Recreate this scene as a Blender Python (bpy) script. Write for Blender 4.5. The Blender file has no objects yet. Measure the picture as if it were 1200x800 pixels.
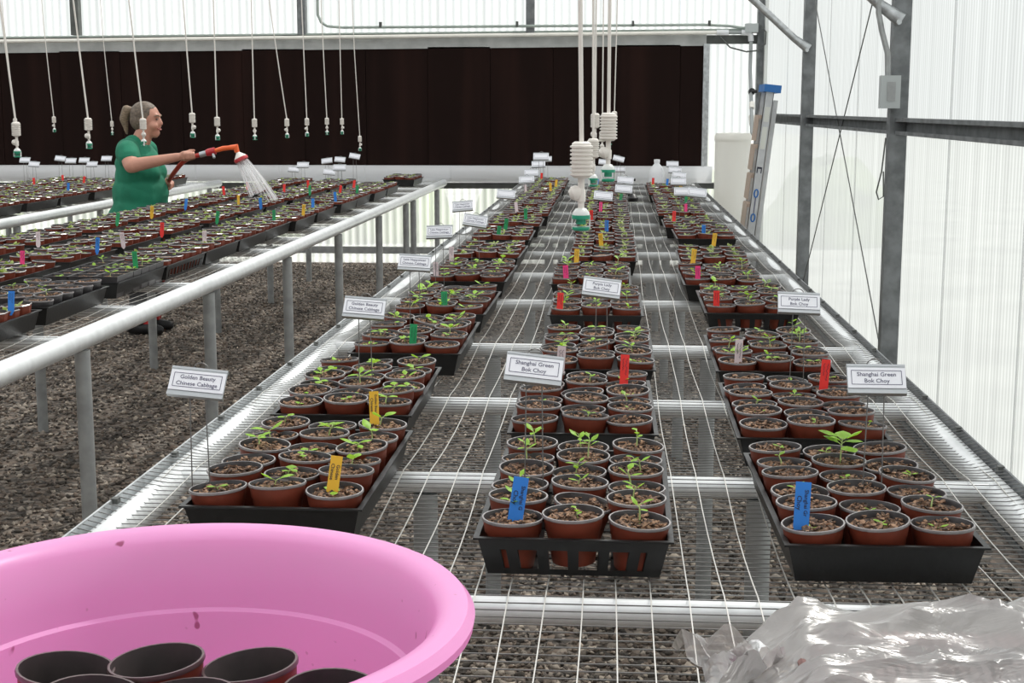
import bpy, math, random
import numpy as np
from mathutils import Vector, Matrix, noise

R = math.radians
rnd = random.Random(7)
sc = bpy.context.scene
COL = sc.collection

# ------------------------------------------------------------------ camera
F, PITCH, YAW, CZ = 1700.0, R(9.123), R(4.053), 1.50
cam_d = bpy.data.cameras.new('camera'); cam_d.sensor_width = 36.0; cam_d.lens = F / 1200 * 36.0
cam_d.clip_start = 0.05; cam_d.clip_end = 300
cam = bpy.data.objects.new('camera', cam_d); COL.objects.link(cam)
fwd = Vector((-math.sin(YAW) * math.cos(PITCH), math.cos(YAW) * math.cos(PITCH), -math.sin(PITCH)))
rgt = Vector((math.cos(YAW), math.sin(YAW), 0)); upv = rgt.cross(fwd)
cam.matrix_world = Matrix(((rgt.x, upv.x, -fwd.x, 0), (rgt.y, upv.y, -fwd.y, 0), (rgt.z, upv.z, -fwd.z, CZ), (0, 0, 0, 1)))
sc.camera = cam

# ------------------------------------------------------------------ light
w = bpy.data.worlds.new('hazy_sky'); sc.world = w; w.use_nodes = True
bg = w.node_tree.nodes['Background']
bg.inputs[0].default_value = (0.90, 0.95, 1.0, 1); bg.inputs[1].default_value = 1.55
sun_d = bpy.data.lights.new('sun', 'SUN'); sun_d.energy = 11.0; sun_d.angle = R(2.5); sun_d.color = (1, 0.96, 0.9)
sun = bpy.data.objects.new('sun', sun_d); COL.objects.link(sun)
sun.rotation_euler = Vector((-0.36, -0.46, -0.81)).to_track_quat('-Z', 'Y').to_euler()
sc.view_settings.view_transform = 'Standard'; sc.view_settings.look = 'None'
sc.view_settings.gamma = 1; sc.view_settings.use_curve_mapping = False
sc.view_settings.exposure = -0.56

# ------------------------------------------------------------------ materials
MATS = {}
def mat(name, col, rough=0.5, metal=0.0, noise_amt=0.0, nscale=20.0, bump=0.0, bscale=60.0, spec=0.5, col2=None, coat=0, detail=4, stretch=None):
    m = bpy.data.materials.new(name); m.use_nodes = True; nt = m.node_tree; N = nt.nodes; L = nt.links
    b = N['Principled BSDF']; b.inputs['Roughness'].default_value = rough; b.inputs['Metallic'].default_value = metal
    b.inputs['Specular IOR Level'].default_value = spec; b.inputs['Base Color'].default_value = (*col, 1)
    b.inputs['Coat Weight'].default_value = coat
    if noise_amt or col2 or bump:
        tc = N.new('ShaderNodeTexCoord'); mp = N.new('ShaderNodeMapping'); L.new(tc.outputs['Object'], mp.inputs[0])
        if stretch: mp.inputs['Scale'].default_value = stretch
    if noise_amt or col2:
        n = N.new('ShaderNodeTexNoise'); n.inputs['Scale'].default_value = nscale; n.inputs['Detail'].default_value = detail
        L.new(mp.outputs[0], n.inputs[0])
        cr = N.new('ShaderNodeValToRGB'); L.new(n.outputs[0], cr.inputs[0])
        c2 = col2 or tuple(max(0, c * (1 - noise_amt)) for c in col); c1 = col if col2 else tuple(min(1, c * (1 + noise_amt)) for c in col)
        cr.color_ramp.elements[0].position = 0.35; cr.color_ramp.elements[1].position = 0.65
        cr.color_ramp.elements[0].color = (*c2, 1); cr.color_ramp.elements[1].color = (*c1, 1)
        L.new(cr.outputs[0], b.inputs['Base Color'])
    if bump:
        n2 = N.new('ShaderNodeTexNoise'); n2.inputs['Scale'].default_value = bscale; n2.inputs['Detail'].default_value = 3
        L.new(mp.outputs[0], n2.inputs[0])
        bp = N.new('ShaderNodeBump'); bp.inputs['Strength'].default_value = bump; bp.inputs['Distance'].default_value = 0.01
        L.new(n2.outputs[0], bp.inputs['Height']); L.new(bp.outputs[0], b.inputs['Normal'])
    MATS[name] = m
    return m

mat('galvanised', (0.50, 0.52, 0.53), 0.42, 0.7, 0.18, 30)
mat('rail_pipe', (0.74, 0.76, 0.77), 0.34, 0.30, 0.06, 25)
mat('leg_pipe', (0.34, 0.35, 0.35), 0.5, 0.4, 0.12, 18)
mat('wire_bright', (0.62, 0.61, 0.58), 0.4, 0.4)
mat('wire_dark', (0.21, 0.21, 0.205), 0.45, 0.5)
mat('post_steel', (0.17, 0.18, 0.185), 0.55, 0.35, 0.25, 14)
mat('beam_steel', (0.42, 0.43, 0.42), 0.6, 0.2, 0.15, 6)
mat('dark_steel', (0.10, 0.105, 0.10), 0.6, 0.3, 0.2, 8)
mat('rust_strip', (0.22, 0.15, 0.13), 0.8, 0, 0.4, 12)
mat('pvc', (0.78, 0.76, 0.70), 0.4, 0, 0.05, 10)
mat('pvc_white', (0.90, 0.91, 0.93), 0.35)
mat('conduit', (0.33, 0.38, 0.35), 0.5, 0.2, 0.1, 10)
mat('grey_plastic', (0.30, 0.32, 0.32), 0.5)
mat('box_grey', (0.42, 0.45, 0.45), 0.5)
mat('black_plastic', (0.007, 0.0075, 0.008), 0.40, 0, 0.25, 40, 0.06, 90)
mat('terracotta', (0.18, 0.034, 0.015), 0.55, 0, 0.15, 30)
mat('pot_black', (0.050, 0.046, 0.048), 0.30, 0, 0.2, 40)
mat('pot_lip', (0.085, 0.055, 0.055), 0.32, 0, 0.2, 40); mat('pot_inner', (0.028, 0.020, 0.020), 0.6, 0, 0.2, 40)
mat('pot_rim_lit', (0.24, 0.22, 0.22), 0.24, 0, 0.2, 40)  # dark plastic lightened, the rim's sunlit highlight is put into its grey
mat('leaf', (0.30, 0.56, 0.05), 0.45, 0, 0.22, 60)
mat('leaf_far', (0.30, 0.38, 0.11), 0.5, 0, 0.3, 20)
mat('stem', (0.42, 0.52, 0.20), 0.5)
mat('mister_body', (0.74, 0.70, 0.65), 0.45)
mat('mister_green', (0.01, 0.28, 0.16), 0.35)
mat('clear_plastic', (0.72, 0.74, 0.72), 0.25)
mat('sign_metal', (0.42, 0.44, 0.46), 0.35, 0.6)
mat('sign_card', (0.80, 0.81, 0.86), 0.5)
mat('print_dark', (0.10, 0.10, 0.16), 0.7)
mat('ink', (0.02, 0.02, 0.04), 0.7)
mat('stake_wire', (0.16, 0.155, 0.15), 0.5, 0.5)
mat('tag_yellow', (0.80, 0.46, 0.03), 0.5); mat('tag_green', (0.01, 0.30, 0.10), 0.5)
mat('tag_white', (0.70, 0.58, 0.60), 0.5); mat('tag_blue', (0.02, 0.20, 0.66), 0.5)
mat('tag_red', (0.80, 0.025, 0.02), 0.5); mat('tag_pink', (0.85, 0.04, 0.22), 0.5)
mat('skin', (0.50, 0.245, 0.175), 0.5, 0, 0.06, 12)
mat('shirt', (0.008, 0.165, 0.092), 0.85, 0, 0.10, 9, 0.5, 14)
mat('trousers', (0.015, 0.016, 0.022), 0.9)
mat('shoe', (0.012, 0.012, 0.013), 0.5); mat('shoe_red', (0.55, 0.03, 0.03), 0.5)
mat('hair', (0.20, 0.145, 0.095), 0.55, 0, 0.45, 45, 0.4, 80, stretch=(1, 1, 6))
mat('hair_grey', (0.13, 0.098, 0.072), 0.55, 0, 0.4, 60, 0.4, 80)
mat('eye_dark', (0.03, 0.02, 0.02), 0.3); mat('lip', (0.45, 0.15, 0.13), 0.5); mat('teeth', (0.8, 0.77, 0.72), 0.4)
mat('hose_red', (0.42, 0.028, 0.02), 0.4); mat('nozzle_orange', (0.80, 0.13, 0.03), 0.35); mat('nozzle_red', (0.45, 0.02, 0.03), 0.35)
mat('ladder_alu', (0.55, 0.56, 0.57), 0.4, 0.5, 0.08, 12); mat('ladder_blue', (0.02, 0.14, 0.42), 0.5)
mat('step_brown', (0.46, 0.36, 0.29), 0.6); mat('sticker', (0.66, 0.67, 0.62), 0.6)
mat('tank_white', (0.92, 0.91, 0.88), 0.4)
mat('added_end_wall', (0.50, 0.50, 0.50), 0.9, 0, 0.1, 2)  # grey set for the light it returns to camera-side faces
mat('hedge', (0.34, 0.44, 0.18), 0.8, 0, 0.5, 3)
mat('outdoor_ground', (0.40, 0.41, 0.36), 0.9, 0, 0.3, 1.5)  # neutral grey ground, lightened to brighten the wall sheets
mat('pot_stack', (0.17, 0.075, 0.065), 0.5, 0, 0.2, 20)

def leafy(name, col, k):
    nt = MATS[name].node_tree; N = nt.nodes; L = nt.links; b = N['Principled BSDF']
    tl = N.new('ShaderNodeBsdfTranslucent'); tl.inputs[0].default_value = (*col, 1)
    mx = N.new('ShaderNodeMixShader'); mx.inputs[0].default_value = k; L.new(b.outputs[0], mx.inputs[1]); L.new(tl.outputs[0], mx.inputs[2]); L.new(mx.outputs[0], N['Material Output'].inputs[0])
leafy('pvc_white', (0.92, 0.93, 0.95), .35); leafy('tank_white', (0.95, 0.94, 0.90), .45)
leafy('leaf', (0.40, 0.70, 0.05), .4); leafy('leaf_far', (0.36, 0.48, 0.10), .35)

def soil_mat():
    m = bpy.data.materials.new('soil'); m.use_nodes = True; nt = m.node_tree; N = nt.nodes; L = nt.links; b = N['Principled BSDF']
    b.inputs['Roughness'].default_value = 0.8
    g = N.new('ShaderNodeTexCoord'); oi = N.new('ShaderNodeObjectInfo')
    ad = N.new('ShaderNodeVectorMath'); ad.operation = 'ADD'; L.new(g.outputs['Object'], ad.inputs[0])
    ml = N.new('ShaderNodeVectorMath'); ml.operation = 'SCALE'; ml.inputs['Scale'].default_value = 1.0
    cx = N.new('ShaderNodeCombineXYZ'); L.new(oi.outputs['Random'], cx.inputs[0]); L.new(oi.outputs['Random'], cx.inputs[1])
    L.new(cx.outputs[0], ml.inputs[0]); L.new(ml.outputs[0], ad.inputs[1])
    v = N.new('ShaderNodeTexVoronoi'); v.inputs['Scale'].default_value = 190; L.new(ad.outputs[0], v.inputs[0])
    cr = N.new('ShaderNodeValToRGB'); L.new(v.outputs['Color'], cr.inputs[0])
    e = cr.color_ramp.elements; e[0].color = (0.030, 0.017, 0.010, 1); e[0].position = 0.22; e[1].position = 0.82; e[1].color = (0.34, 0.20, 0.12, 1)
    k = e.new(0.5); k.color = (0.10, 0.050, 0.028, 1)
    L.new(cr.outputs[0], b.inputs['Base Color'])
    bp = N.new('ShaderNodeBump'); bp.inputs['Strength'].default_value = 0.9; bp.inputs['Distance'].default_value = 0.004
    L.new(v.outputs['Color'], bp.inputs['Height']); L.new(bp.outputs[0], b.inputs['Normal'])
    MATS['soil'] = m
soil_mat()

def gravel_mat(name, island):
    m = bpy.data.materials.new(name); m.use_nodes = True; nt = m.node_tree; N = nt.nodes; L = nt.links; b = N['Principled BSDF']
    b.inputs['Roughness'].default_value = 0.85
    cr = N.new('ShaderNodeValToRGB'); e = cr.color_ramp.elements
    e[0].color = (0.05, 0.043, 0.036, 1); e[1].color = (0.52, 0.44, 0.36, 1); e[1].position = 0.97
    for p, c in ((0.3, (0.12, 0.10, 0.085, 1)), (0.55, (0.20, 0.15, 0.115, 1)), (0.75, (0.27, 0.235, 0.20, 1))):
        k = e.new(p); k.color = c
    if island:
        g = N.new('ShaderNodeNewGeometry'); L.new(g.outputs['Random Per Island'], cr.inputs[0])
    else:
        tc = N.new('ShaderNodeTexCoord'); v = N.new('ShaderNodeTexVoronoi'); v.inputs['Scale'].default_value = 38
        L.new(tc.outputs['Object'], v.inputs[0]); sp = N.new('ShaderNodeSeparateColor'); L.new(v.outputs['Color'], sp.inputs[0])
        mu = N.new('ShaderNodeMath'); mu.operation = 'MULTIPLY'; mu.inputs[1].default_value = 0.8; L.new(sp.outputs[0], mu.inputs[0])
        L.new(mu.outputs[0], cr.inputs[0])
        bp = N.new('ShaderNodeBump'); bp.inputs['Strength'].default_value = 1.0; bp.inputs['Distance'].default_value = 0.02
        L.new(v.outputs['Distance'], bp.inputs['Height']); bp.invert = True; L.new(bp.outputs[0], b.inputs['Normal'])
    L.new(cr.outputs[0], b.inputs['Base Color'])
    MATS[name] = m
gravel_mat('gravel_bed', False); gravel_mat('gravel_stone', True)

def poly_mat(name, axis, pitch, clear, tint=(0.93, 0.95, 0.95), contrast=0.16):
    """fluted polycarbonate: part of the light passes straight, part is scattered"""
    m = bpy.data.materials.new(name); m.use_nodes = True; nt = m.node_tree; N = nt.nodes; L = nt.links
    N.remove(N['Principled BSDF']); out = N['Material Output']
    tr = N.new('ShaderNodeBsdfTransparent'); tl = N.new('ShaderNodeBsdfTranslucent'); gl = N.new('ShaderNodeBsdfGlossy'); df = N.new('ShaderNodeBsdfDiffuse')
    gl.inputs['Roughness'].default_value = 0.35
    tc = N.new('ShaderNodeTexCoord'); sx = N.new('ShaderNodeSeparateXYZ'); L.new(tc.outputs['Object'], sx.inputs[0])
    s = N.new('ShaderNodeMath'); s.operation = 'MULTIPLY'; s.inputs[1].default_value = 2 * math.pi / pitch; L.new(sx.outputs[axis], s.inputs[0])
    sn = N.new('ShaderNodeMath'); sn.operation = 'SINE'; L.new(s.outputs[0], sn.inputs[0])
    no = N.new('ShaderNodeTexNoise'); no.noise_dimensions = '1D'; no.inputs['Scale'].default_value = 9.0; no.inputs['Detail'].default_value = 5; L.new(sx.outputs[axis], no.inputs['W'])
    mr = N.new('ShaderNodeMapRange'); mr.inputs[1].default_value = -1; mr.inputs[2].default_value = 1; mr.inputs[3].default_value = 1 - contrast; mr.inputs[4].default_value = 1.0  # stripes in the tint stand in for shading on the flutes
    L.new(sn.outputs[0], mr.inputs[0])
    mr2 = N.new('ShaderNodeMapRange'); mr2.inputs[1].default_value = 0.3; mr2.inputs[2].default_value = 0.7; mr2.inputs[3].default_value = 0.86; mr2.inputs[4].default_value = 1.0
    L.new(no.outputs[0], mr2.inputs[0])
    mm = N.new('ShaderNodeMath'); mm.operation = 'MULTIPLY'; L.new(mr.outputs[0], mm.inputs[0]); L.new(mr2.outputs[0], mm.inputs[1])
    cm = N.new('ShaderNodeVectorMath'); cm.operation = 'SCALE'; cm.inputs[0].default_value = tint; L.new(mm.outputs[0], cm.inputs['Scale'])
    L.new(cm.outputs[0], tl.inputs[0]); L.new(cm.outputs[0], tr.inputs[0])
    df.inputs[0].default_value = (*tint, 1)
    m1 = N.new('ShaderNodeMixShader'); m1.inputs[0].default_value = clear; L.new(tl.outputs[0], m1.inputs[1]); L.new(tr.outputs[0], m1.inputs[2])
    m2 = N.new('ShaderNodeMixShader'); m2.inputs[0].default_value = 0.10; L.new(m1.outputs[0], m2.inputs[1]); L.new(df.outputs[0], m2.inputs[2])
    m3 = N.new('ShaderNodeMixShader'); m3.inputs[0].default_value = 0.05; L.new(m2.outputs[0], m3.inputs[1]); L.new(gl.outputs[0], m3.inputs[2])
    L.new(m3.outputs[0], out.inputs[0])
    MATS[name] = m
poly_mat('poly_wall', 1, 0.042, 0.22, (0.66, 0.68, 0.69), 0.24)
poly_mat('poly_end', 0, 0.074, 0.45, contrast=0.25)

def pad_mat():
    m = mat('cooling_pad', (0.022, 0.009, 0.006), 0.9)  # brown pad made near black, its backlit shade is in the colour
    nt = m.node_tree; N = nt.nodes; L = nt.links; b = N['Principled BSDF']
    tc = N.new('ShaderNodeTexCoord'); mp = N.new('ShaderNodeMapping'); mp.inputs['Scale'].default_value = (2.2, 1, 0.12)
    L.new(tc.outputs['Object'], mp.inputs[0]); n = N.new('ShaderNodeTexNoise'); n.inputs['Scale'].default_value = 2.0; n.inputs['Detail'].default_value = 3
    L.new(mp.outputs[0], n.inputs[0]); cr = N.new('ShaderNodeValToRGB'); L.new(n.outputs[0], cr.inputs[0])
    cr.color_ramp.elements[0].position = 0.45; cr.color_ramp.elements[1].position = 0.75
    cr.color_ramp.elements[0].color = (0.012, 0.006, 0.005, 1); cr.color_ramp.elements[1].color = (0.022, 0.010, 0.008, 1)
    L.new(cr.outputs[0], b.inputs['Base Color']); b.inputs['Specular IOR Level'].default_value = 0.1
pad_mat()

def pink_mat():
    m = mat('pink_plastic', (0.90, 0.48, 0.80), 0.36); nt = m.node_tree; N = nt.nodes; L = nt.links; b = N['Principled BSDF']
    tl = N.new('ShaderNodeBsdfTranslucent'); tl.inputs[0].default_value = (0.98, 0.38, 0.74, 1)
    mx = N.new('ShaderNodeMixShader'); mx.inputs[0].default_value = 0.42; L.new(b.outputs[0], mx.inputs[1]); L.new(tl.outputs[0], mx.inputs[2])
    L.new(mx.outputs[0], N['Material Output'].inputs[0])
    tc = N.new('ShaderNodeTexCoord'); n = N.new('ShaderNodeTexNoise'); n.inputs['Scale'].default_value = 60; n.inputs['Detail'].default_value = 1
    L.new(tc.outputs['Object'], n.inputs[0]); cr = N.new('ShaderNodeValToRGB'); L.new(n.outputs[0], cr.inputs[0])
    cr.color_ramp.elements[0].position = 0.20; cr.color_ramp.elements[1].position = 0.25
    cr.color_ramp.elements[0].color = (0.22, 0.10, 0.12, 1); cr.color_ramp.elements[1].color = (0.90, 0.48, 0.80, 1); L.new(cr.outputs[0], b.inputs['Base Color'])
pink_mat()

def film_mat():
    m = bpy.data.materials.new('bag_film'); m.use_nodes = True; nt = m.node_tree; N = nt.nodes; L = nt.links; N.remove(N['Principled BSDF'])
    tr = N.new('ShaderNodeBsdfTransparent'); gl = N.new('ShaderNodeBsdfGlossy'); gl.inputs['Roughness'].default_value = 0.30; tl = N.new('ShaderNodeBsdfDiffuse')
    tl.inputs[0].default_value = (0.97, 0.94, 0.93, 1); tr.inputs[0].default_value = (0.97, 0.95, 0.95, 1)
    fr = N.new('ShaderNodeFresnel'); fr.inputs[0].default_value = 1.6
    mu = N.new('ShaderNodeMath'); mu.operation = 'MULTIPLY_ADD'; mu.inputs[1].default_value = 1.0; mu.inputs[2].default_value = 0.13; mu.use_clamp = True; L.new(fr.outputs[0], mu.inputs[0])
    t2 = N.new('ShaderNodeBsdfTranslucent'); t2.inputs[0].default_value = (1.0, 0.96, 0.95, 1)
    c = N.new('ShaderNodeMixShader'); c.inputs[0].default_value = 0.45; L.new(tl.outputs[0], c.inputs[1]); L.new(t2.outputs[0], c.inputs[2])
    a = N.new('ShaderNodeMixShader'); a.inputs[0].default_value = 0.25; L.new(tr.outputs[0], a.inputs[1]); L.new(c.outputs[0], a.inputs[2])
    b = N.new('ShaderNodeMixShader'); L.new(mu.outputs[0], b.inputs[0]); L.new(a.outputs[0], b.inputs[1]); L.new(gl.outputs[0], b.inputs[2])
    tc = N.new('ShaderNodeTexCoord'); n = N.new('ShaderNodeTexNoise'); n.inputs['Scale'].default_value = 9; n.inputs['Detail'].default_value = 3; n.inputs['Distortion'].default_value = 2.5
    mp = N.new('ShaderNodeMapping'); mp.inputs['Scale'].default_value = (1, 3.2, 2); mp.inputs['Rotation'].default_value = (0, 0, -.35); L.new(tc.outputs['Object'], mp.inputs[0]); L.new(mp.outputs[0], n.inputs[0]); bp = N.new('ShaderNodeBump'); bp.inputs['Strength'].default_value = 0.28; bp.inputs['Distance'].default_value = 0.02; L.new(n.outputs[0], bp.inputs['Height'])
    L.new(bp.outputs[0], gl.inputs['Normal']); L.new(bp.outputs[0], tl.inputs['Normal'])
    L.new(b.outputs[0], N['Material Output'].inputs[0]); MATS['bag_film'] = m
film_mat()

def water_mat():
    m = bpy.data.materials.new('water'); m.use_nodes = True; nt = m.node_tree; N = nt.nodes; L = nt.links; N.remove(N['Principled BSDF'])
    tr = N.new('ShaderNodeBsdfTransparent'); df = N.new('ShaderNodeBsdfTranslucent'); df.inputs[0].default_value = (0.95, 0.95, 0.97, 1)
    mx = N.new('ShaderNodeMixShader'); mx.inputs[0].default_value = 0.42; L.new(tr.outputs[0], mx.inputs[1]); L.new(df.outputs[0], mx.inputs[2])
    L.new(mx.outputs[0], N['Material Output'].inputs[0]); MATS['water'] = m
water_mat()

# ------------------------------------------------------------------ mesh helpers
class MB:
    def __init__(s): s.v = []; s.f = []; s.m = []
    def add(s, verts, faces, mi=0):
        o = len(s.v); s.v += [tuple(p) for p in verts]; s.f += [tuple(i + o for i in f) for f in faces]; s.m += [mi] * len(faces); return s
    def box(s, x0, x1, y0, y1, z0, z1, mi=0):
        return s.add([(x0, y0, z0), (x1, y0, z0), (x1, y1, z0), (x0, y1, z0), (x0, y0, z1), (x1, y0, z1), (x1, y1, z1), (x0, y1, z1)],
                     [(0, 3, 2, 1), (4, 5, 6, 7), (0, 1, 5, 4), (1, 2, 6, 5), (2, 3, 7, 6), (3, 0, 4, 7)], mi)
    def tube(s, path, r, n=8, mi=0, cap=True):
        P = [Vector(p) for p in path]; rs = r if isinstance(r, (list, tuple)) else [r] * len(P)
        ref = None; rings = []; vs = []
        for i, p in enumerate(P):
            t = (P[min(i + 1, len(P) - 1)] - P[max(i - 1, 0)]).normalized()
            if ref is None:
                ref = Vector((0, 0, 1)) if abs(t.z) < 0.9 else Vector((1, 0, 0))
            a = ref - t * ref.dot(t)
            if a.length < 1e-5: a = Vector((0, 1, 0)) - t * t.y
            a.normalize(); b = t.cross(a); ref = a
            for k in range(n):
                an = 2 * math.pi * (k + .5) / n
                vs.append(p + (a * math.cos(an) + b * math.sin(an)) * rs[i])
        fs = []
        for i in range(len(P) - 1):
            for k in range(n):
                fs.append((i * n + k, i * n + (k + 1) % n, (i + 1) * n + (k + 1) % n, (i + 1) * n + k))
        if cap: fs.append(tuple(range(n - 1, -1, -1))); fs.append(tuple((len(P) - 1) * n + k for k in range(n)))
        return s.add(vs, fs, mi)
    def lathe(s, prof, n=20, mi=0, mis=None, M=None):
        vs = []; fs = []; ms = []
        for (r, z) in prof:
            for k in range(n):
                a = 2 * math.pi * k / n; p = Vector((r * math.cos(a), r * math.sin(a), z)); vs.append(M @ p if M else p)
        for i in range(len(prof) - 1):
            for k in range(n):
                fs.append((i * n + k, i * n + (k + 1) % n, (i + 1) * n + (k + 1) % n, (i + 1) * n + k)); ms.append(mis[i] if mis else mi)
        o = len(s.v); s.v += [tuple(p) for p in vs]; s.f += [tuple(i + o for i in f) for f in fs]; s.m += ms
        if prof[0][0] > 1e-6: s.f.append(tuple(o + k for k in range(n - 1, -1, -1))); s.m.append(mis[0] if mis else mi)
        if prof[-1][0] > 1e-6: s.f.append(tuple(o + (len(prof) - 1) * n + k for k in range(n))); s.m.append(mis[-1] if mis else mi)
        return s
    def xf(s, M):
        s.v = [tuple(M @ Vector(p)) for p in s.v]; return s
    def merge(s, o, M=None):
        vs = [M @ Vector(p) for p in o.v] if M else o.v
        k = len(s.v); s.v += [tuple(p) for p in vs]; s.f += [tuple(i + k for i in f) for f in o.f]; s.m += o.m; return s
    def mesh(s, name, mats, smooth=False):
        me = bpy.data.meshes.new(name); me.from_pydata(s.v, [], s.f)
        for x in ([mats] if isinstance(mats, str) else mats): me.materials.append(MATS[x])
        if len(set(s.m)) > 1: me.polygons.foreach_set('material_index', s.m)
        if smooth:
            me.polygons.foreach_set('use_smooth', [True] * len(me.polygons))
            try: me.set_sharp_from_angle(angle=R(40))
            except Exception: pass
        me.update(); return me
    def obj(s, name, mats, parent=None, smooth=False, loc=None):
        return link(name, s.mesh(name, mats, smooth), parent, loc)

def link(name, me, parent=None, loc=None, rot=None, scale=None):
    o = bpy.data.objects.new(name, me); COL.objects.link(o)
    if parent: o.parent = parent
    if loc is not None: o.location = loc
    if rot is not None: o.rotation_euler = rot
    if scale is not None: o.scale = scale
    return o
def tag(o, label, cat, group=None, kind=None):
    o['label'] = label; o['category'] = cat
    if group: o['group'] = group
    if kind: o['kind'] = kind
    return o
def thing(name, loc, label, cat, group=None, rot=None):
    o = link(name, None, None, loc, rot); o.empty_display_size = 0.05
    return tag(o, label, cat, group)
def struct(name, loc=(0, 0, 0), me=None):
    o = link(name, me, None, loc); o['kind'] = 'structure'; return o
def stuff(o): o['kind'] = 'stuff'; return o

_txt = {}
def text_mesh(s, size, m='print_dark', extrude=0.0):
    key = (s, size, m)
    if key in _txt: return _txt[key]
    c = bpy.data.curves.new('lettering', 'FONT'); c.body = s; c.size = size; c.align_x = 'CENTER'; c.align_y = 'CENTER'; c.extrude = extrude; c.resolution_u = 2
    c.offset = size * 0.012
    o = bpy.data.objects.new('lettering', c); COL.objects.link(o)
    bpy.context.view_layer.update()
    me = bpy.data.meshes.new_from_object(o.evaluated_get(bpy.context.evaluated_depsgraph_get()))
    bpy.data.objects.remove(o); bpy.data.curves.remove(c)
    me.materials.clear(); me.materials.append(MATS[m]); me.name = 'lettering'; _txt[key] = me
    return me

ORD = ['nearest', 'second', 'third', 'fourth', 'fifth', 'sixth', 'seventh', 'eighth', 'ninth', 'tenth', 'eleventh', 'twelfth', 'thirteenth', 'fourteenth', 'fifteenth', 'sixteenth', 'seventeenth', 'eighteenth', 'nineteenth', 'twentieth']

# ================================================================== SETTING
BZ = 0.81                                   # bench mesh height
WX, WY = 1.41, 14.1                         # right wall, far wall
g = MB(); g.add([(-12, -3, 0), (WX + 0.05, -3, 0), (WX + 0.05, WY + 0.05, 0), (-12, WY + 0.05, 0)], [(0, 1, 2, 3)])
struct('floor', me=g.mesh('floor', 'gravel_bed'))
g = MB(); g.add([(-60, -20, -0.06), (60, -20, -0.06), (60, 90, -0.06), (-60, 90, -0.06)], [(0, 1, 2, 3)])
struct('ground', me=g.mesh('ground', 'outdoor_ground'))

def stones():
    rs = np.random.RandomState(3)
    regs = [(-3.7, -0.9, 4.2, 14.0, 30000, .010), (-0.9, 1.28, 3.6, 7.5, 15000, .011), (-0.9, 1.28, 7.5, 13.9, 6000, .012), (-6.5, -3.7, 8, 14, 3000, .014)]
    V = []; base = np.array([(1, 0, 0), (-1, 0, 0), (0, 1, 0), (0, -1, 0), (0, 0, 1), (0, 0, -1)], float)
    for x0, x1, y0, y1, n, r in regs:
        c = np.stack([rs.uniform(x0, x1, n), y0 + (y1 - y0) * rs.uniform(0, 1, n) ** 1.35, np.full(n, .004)], 1)
        s = r * rs.lognormal(0, .32, (n, 1)) * rs.uniform(.55, 1.3, (n, 3)); s[:, 2] *= .7
        b = base[None] * s[:, None] * rs.uniform(.7, 1.2, (n, 6, 1)) + rs.normal(0, .0015, (n, 6, 3))
        a = rs.uniform(0, 6.28, n); t = rs.uniform(-.6, .6, n)
        ca, sa, ct, st = np.cos(a), np.sin(a), np.cos(t), np.sin(t)
        y = b[..., 1] * ct[:, None] - b[..., 2] * st[:, None]; z = b[..., 1] * st[:, None] + b[..., 2] * ct[:, None]
        x = b[..., 0] * ca[:, None] - y * sa[:, None]; y2 = b[..., 0] * sa[:, None] + y * ca[:, None]
        V.append((np.stack([x, y2, z], -1) + c[:, None]))
    V = np.concatenate(V); n = len(V)
    f = np.array([(0, 2, 4), (2, 1, 4), (1, 3, 4), (3, 0, 4), (2, 0, 5), (1, 2, 5), (3, 1, 5), (0, 3, 5)])
    Fc = (f[None] + (np.arange(n) * 6)[:, None, None]).reshape(-1)
    me = bpy.data.meshes.new('gravel'); me.vertices.add(n * 6); me.vertices.foreach_set('co', V.reshape(-1))
    me.loops.add(len(Fc)); me.loops.foreach_set('vertex_index', Fc.astype(np.int32)); me.polygons.add(n * 8)
    me.polygons.foreach_set('loop_start', np.arange(0, n * 24, 3, dtype=np.int32))
    me.update(calc_edges=True); me.materials.append(MATS['gravel_stone'])
    tag(link('gravel', me), 'loose brown and grey gravel stones covering the greenhouse floor', 'gravel', kind='stuff')
stones()

def corr_x(x0, x1, y, z0, z1, pitch=0.074, amp=0.009):
    m = MB(); n = max(2, int((x1 - x0) / pitch * 8)); vs = []
    for i in range(n + 1):
        x = x0 + (x1 - x0) * i / n; yy = y + amp * math.sin(2 * math.pi * x / pitch); vs += [(x, yy, z0), (x, yy, z1)]
    return m.add(vs, [(2 * i, 2 * i + 2, 2 * i + 3, 2 * i + 1) for i in range(n)])

# ---- far wall
wf = struct('wall_far', (0, 0, 0))
xs = [-9.0 + 1.2 * i for i in range(9)] + [WX]
for a, b in zip(xs[:-1], xs[1:]):
    corr_x(a, b - .004, WY, 2.14, 3.3).obj('upper_panel', 'poly_end', wf, True)
    corr_x(a, b - .004, WY, 0.0, 0.80).obj('lower_panel', 'poly_end', wf, True)
corr_x(0.87, 1.33, WY, 0.80, 2.14).obj('corner_panel', 'poly_end', wf, True)
SL = 0.0085
def slope_box(x0, x1, y0, y1, z0, z1, s=SL):
    m = MB().box(x0, x1, y0, y1, z0, z1); m.v = [(x, y, z + s * min(0, x + 0.5)) for x, y, z in m.v]; return m
slope_box(-9, 0.84, 14.0, 14.08, 2.082, 2.195).obj('beam', 'beam_steel', wf)
slope_box(-9, 1.33, 14.05, 14.09, 2.200, 2.222).obj('rust_strip', 'rust_strip', wf)
slope_box(-9, 1.33, 14.0, 14.09, 2.224, 2.240).obj('top_angle', 'conduit', wf)
MB().box(0.81, 1.33, 14.02, 14.09, 2.10, 2.18).obj('header', 'dark_steel', wf)
slope_box(-9, 1.35, 13.99, 14.08, 0.745, 0.80, .004).obj('gutter_bearer', 'dark_steel', wf)
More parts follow.
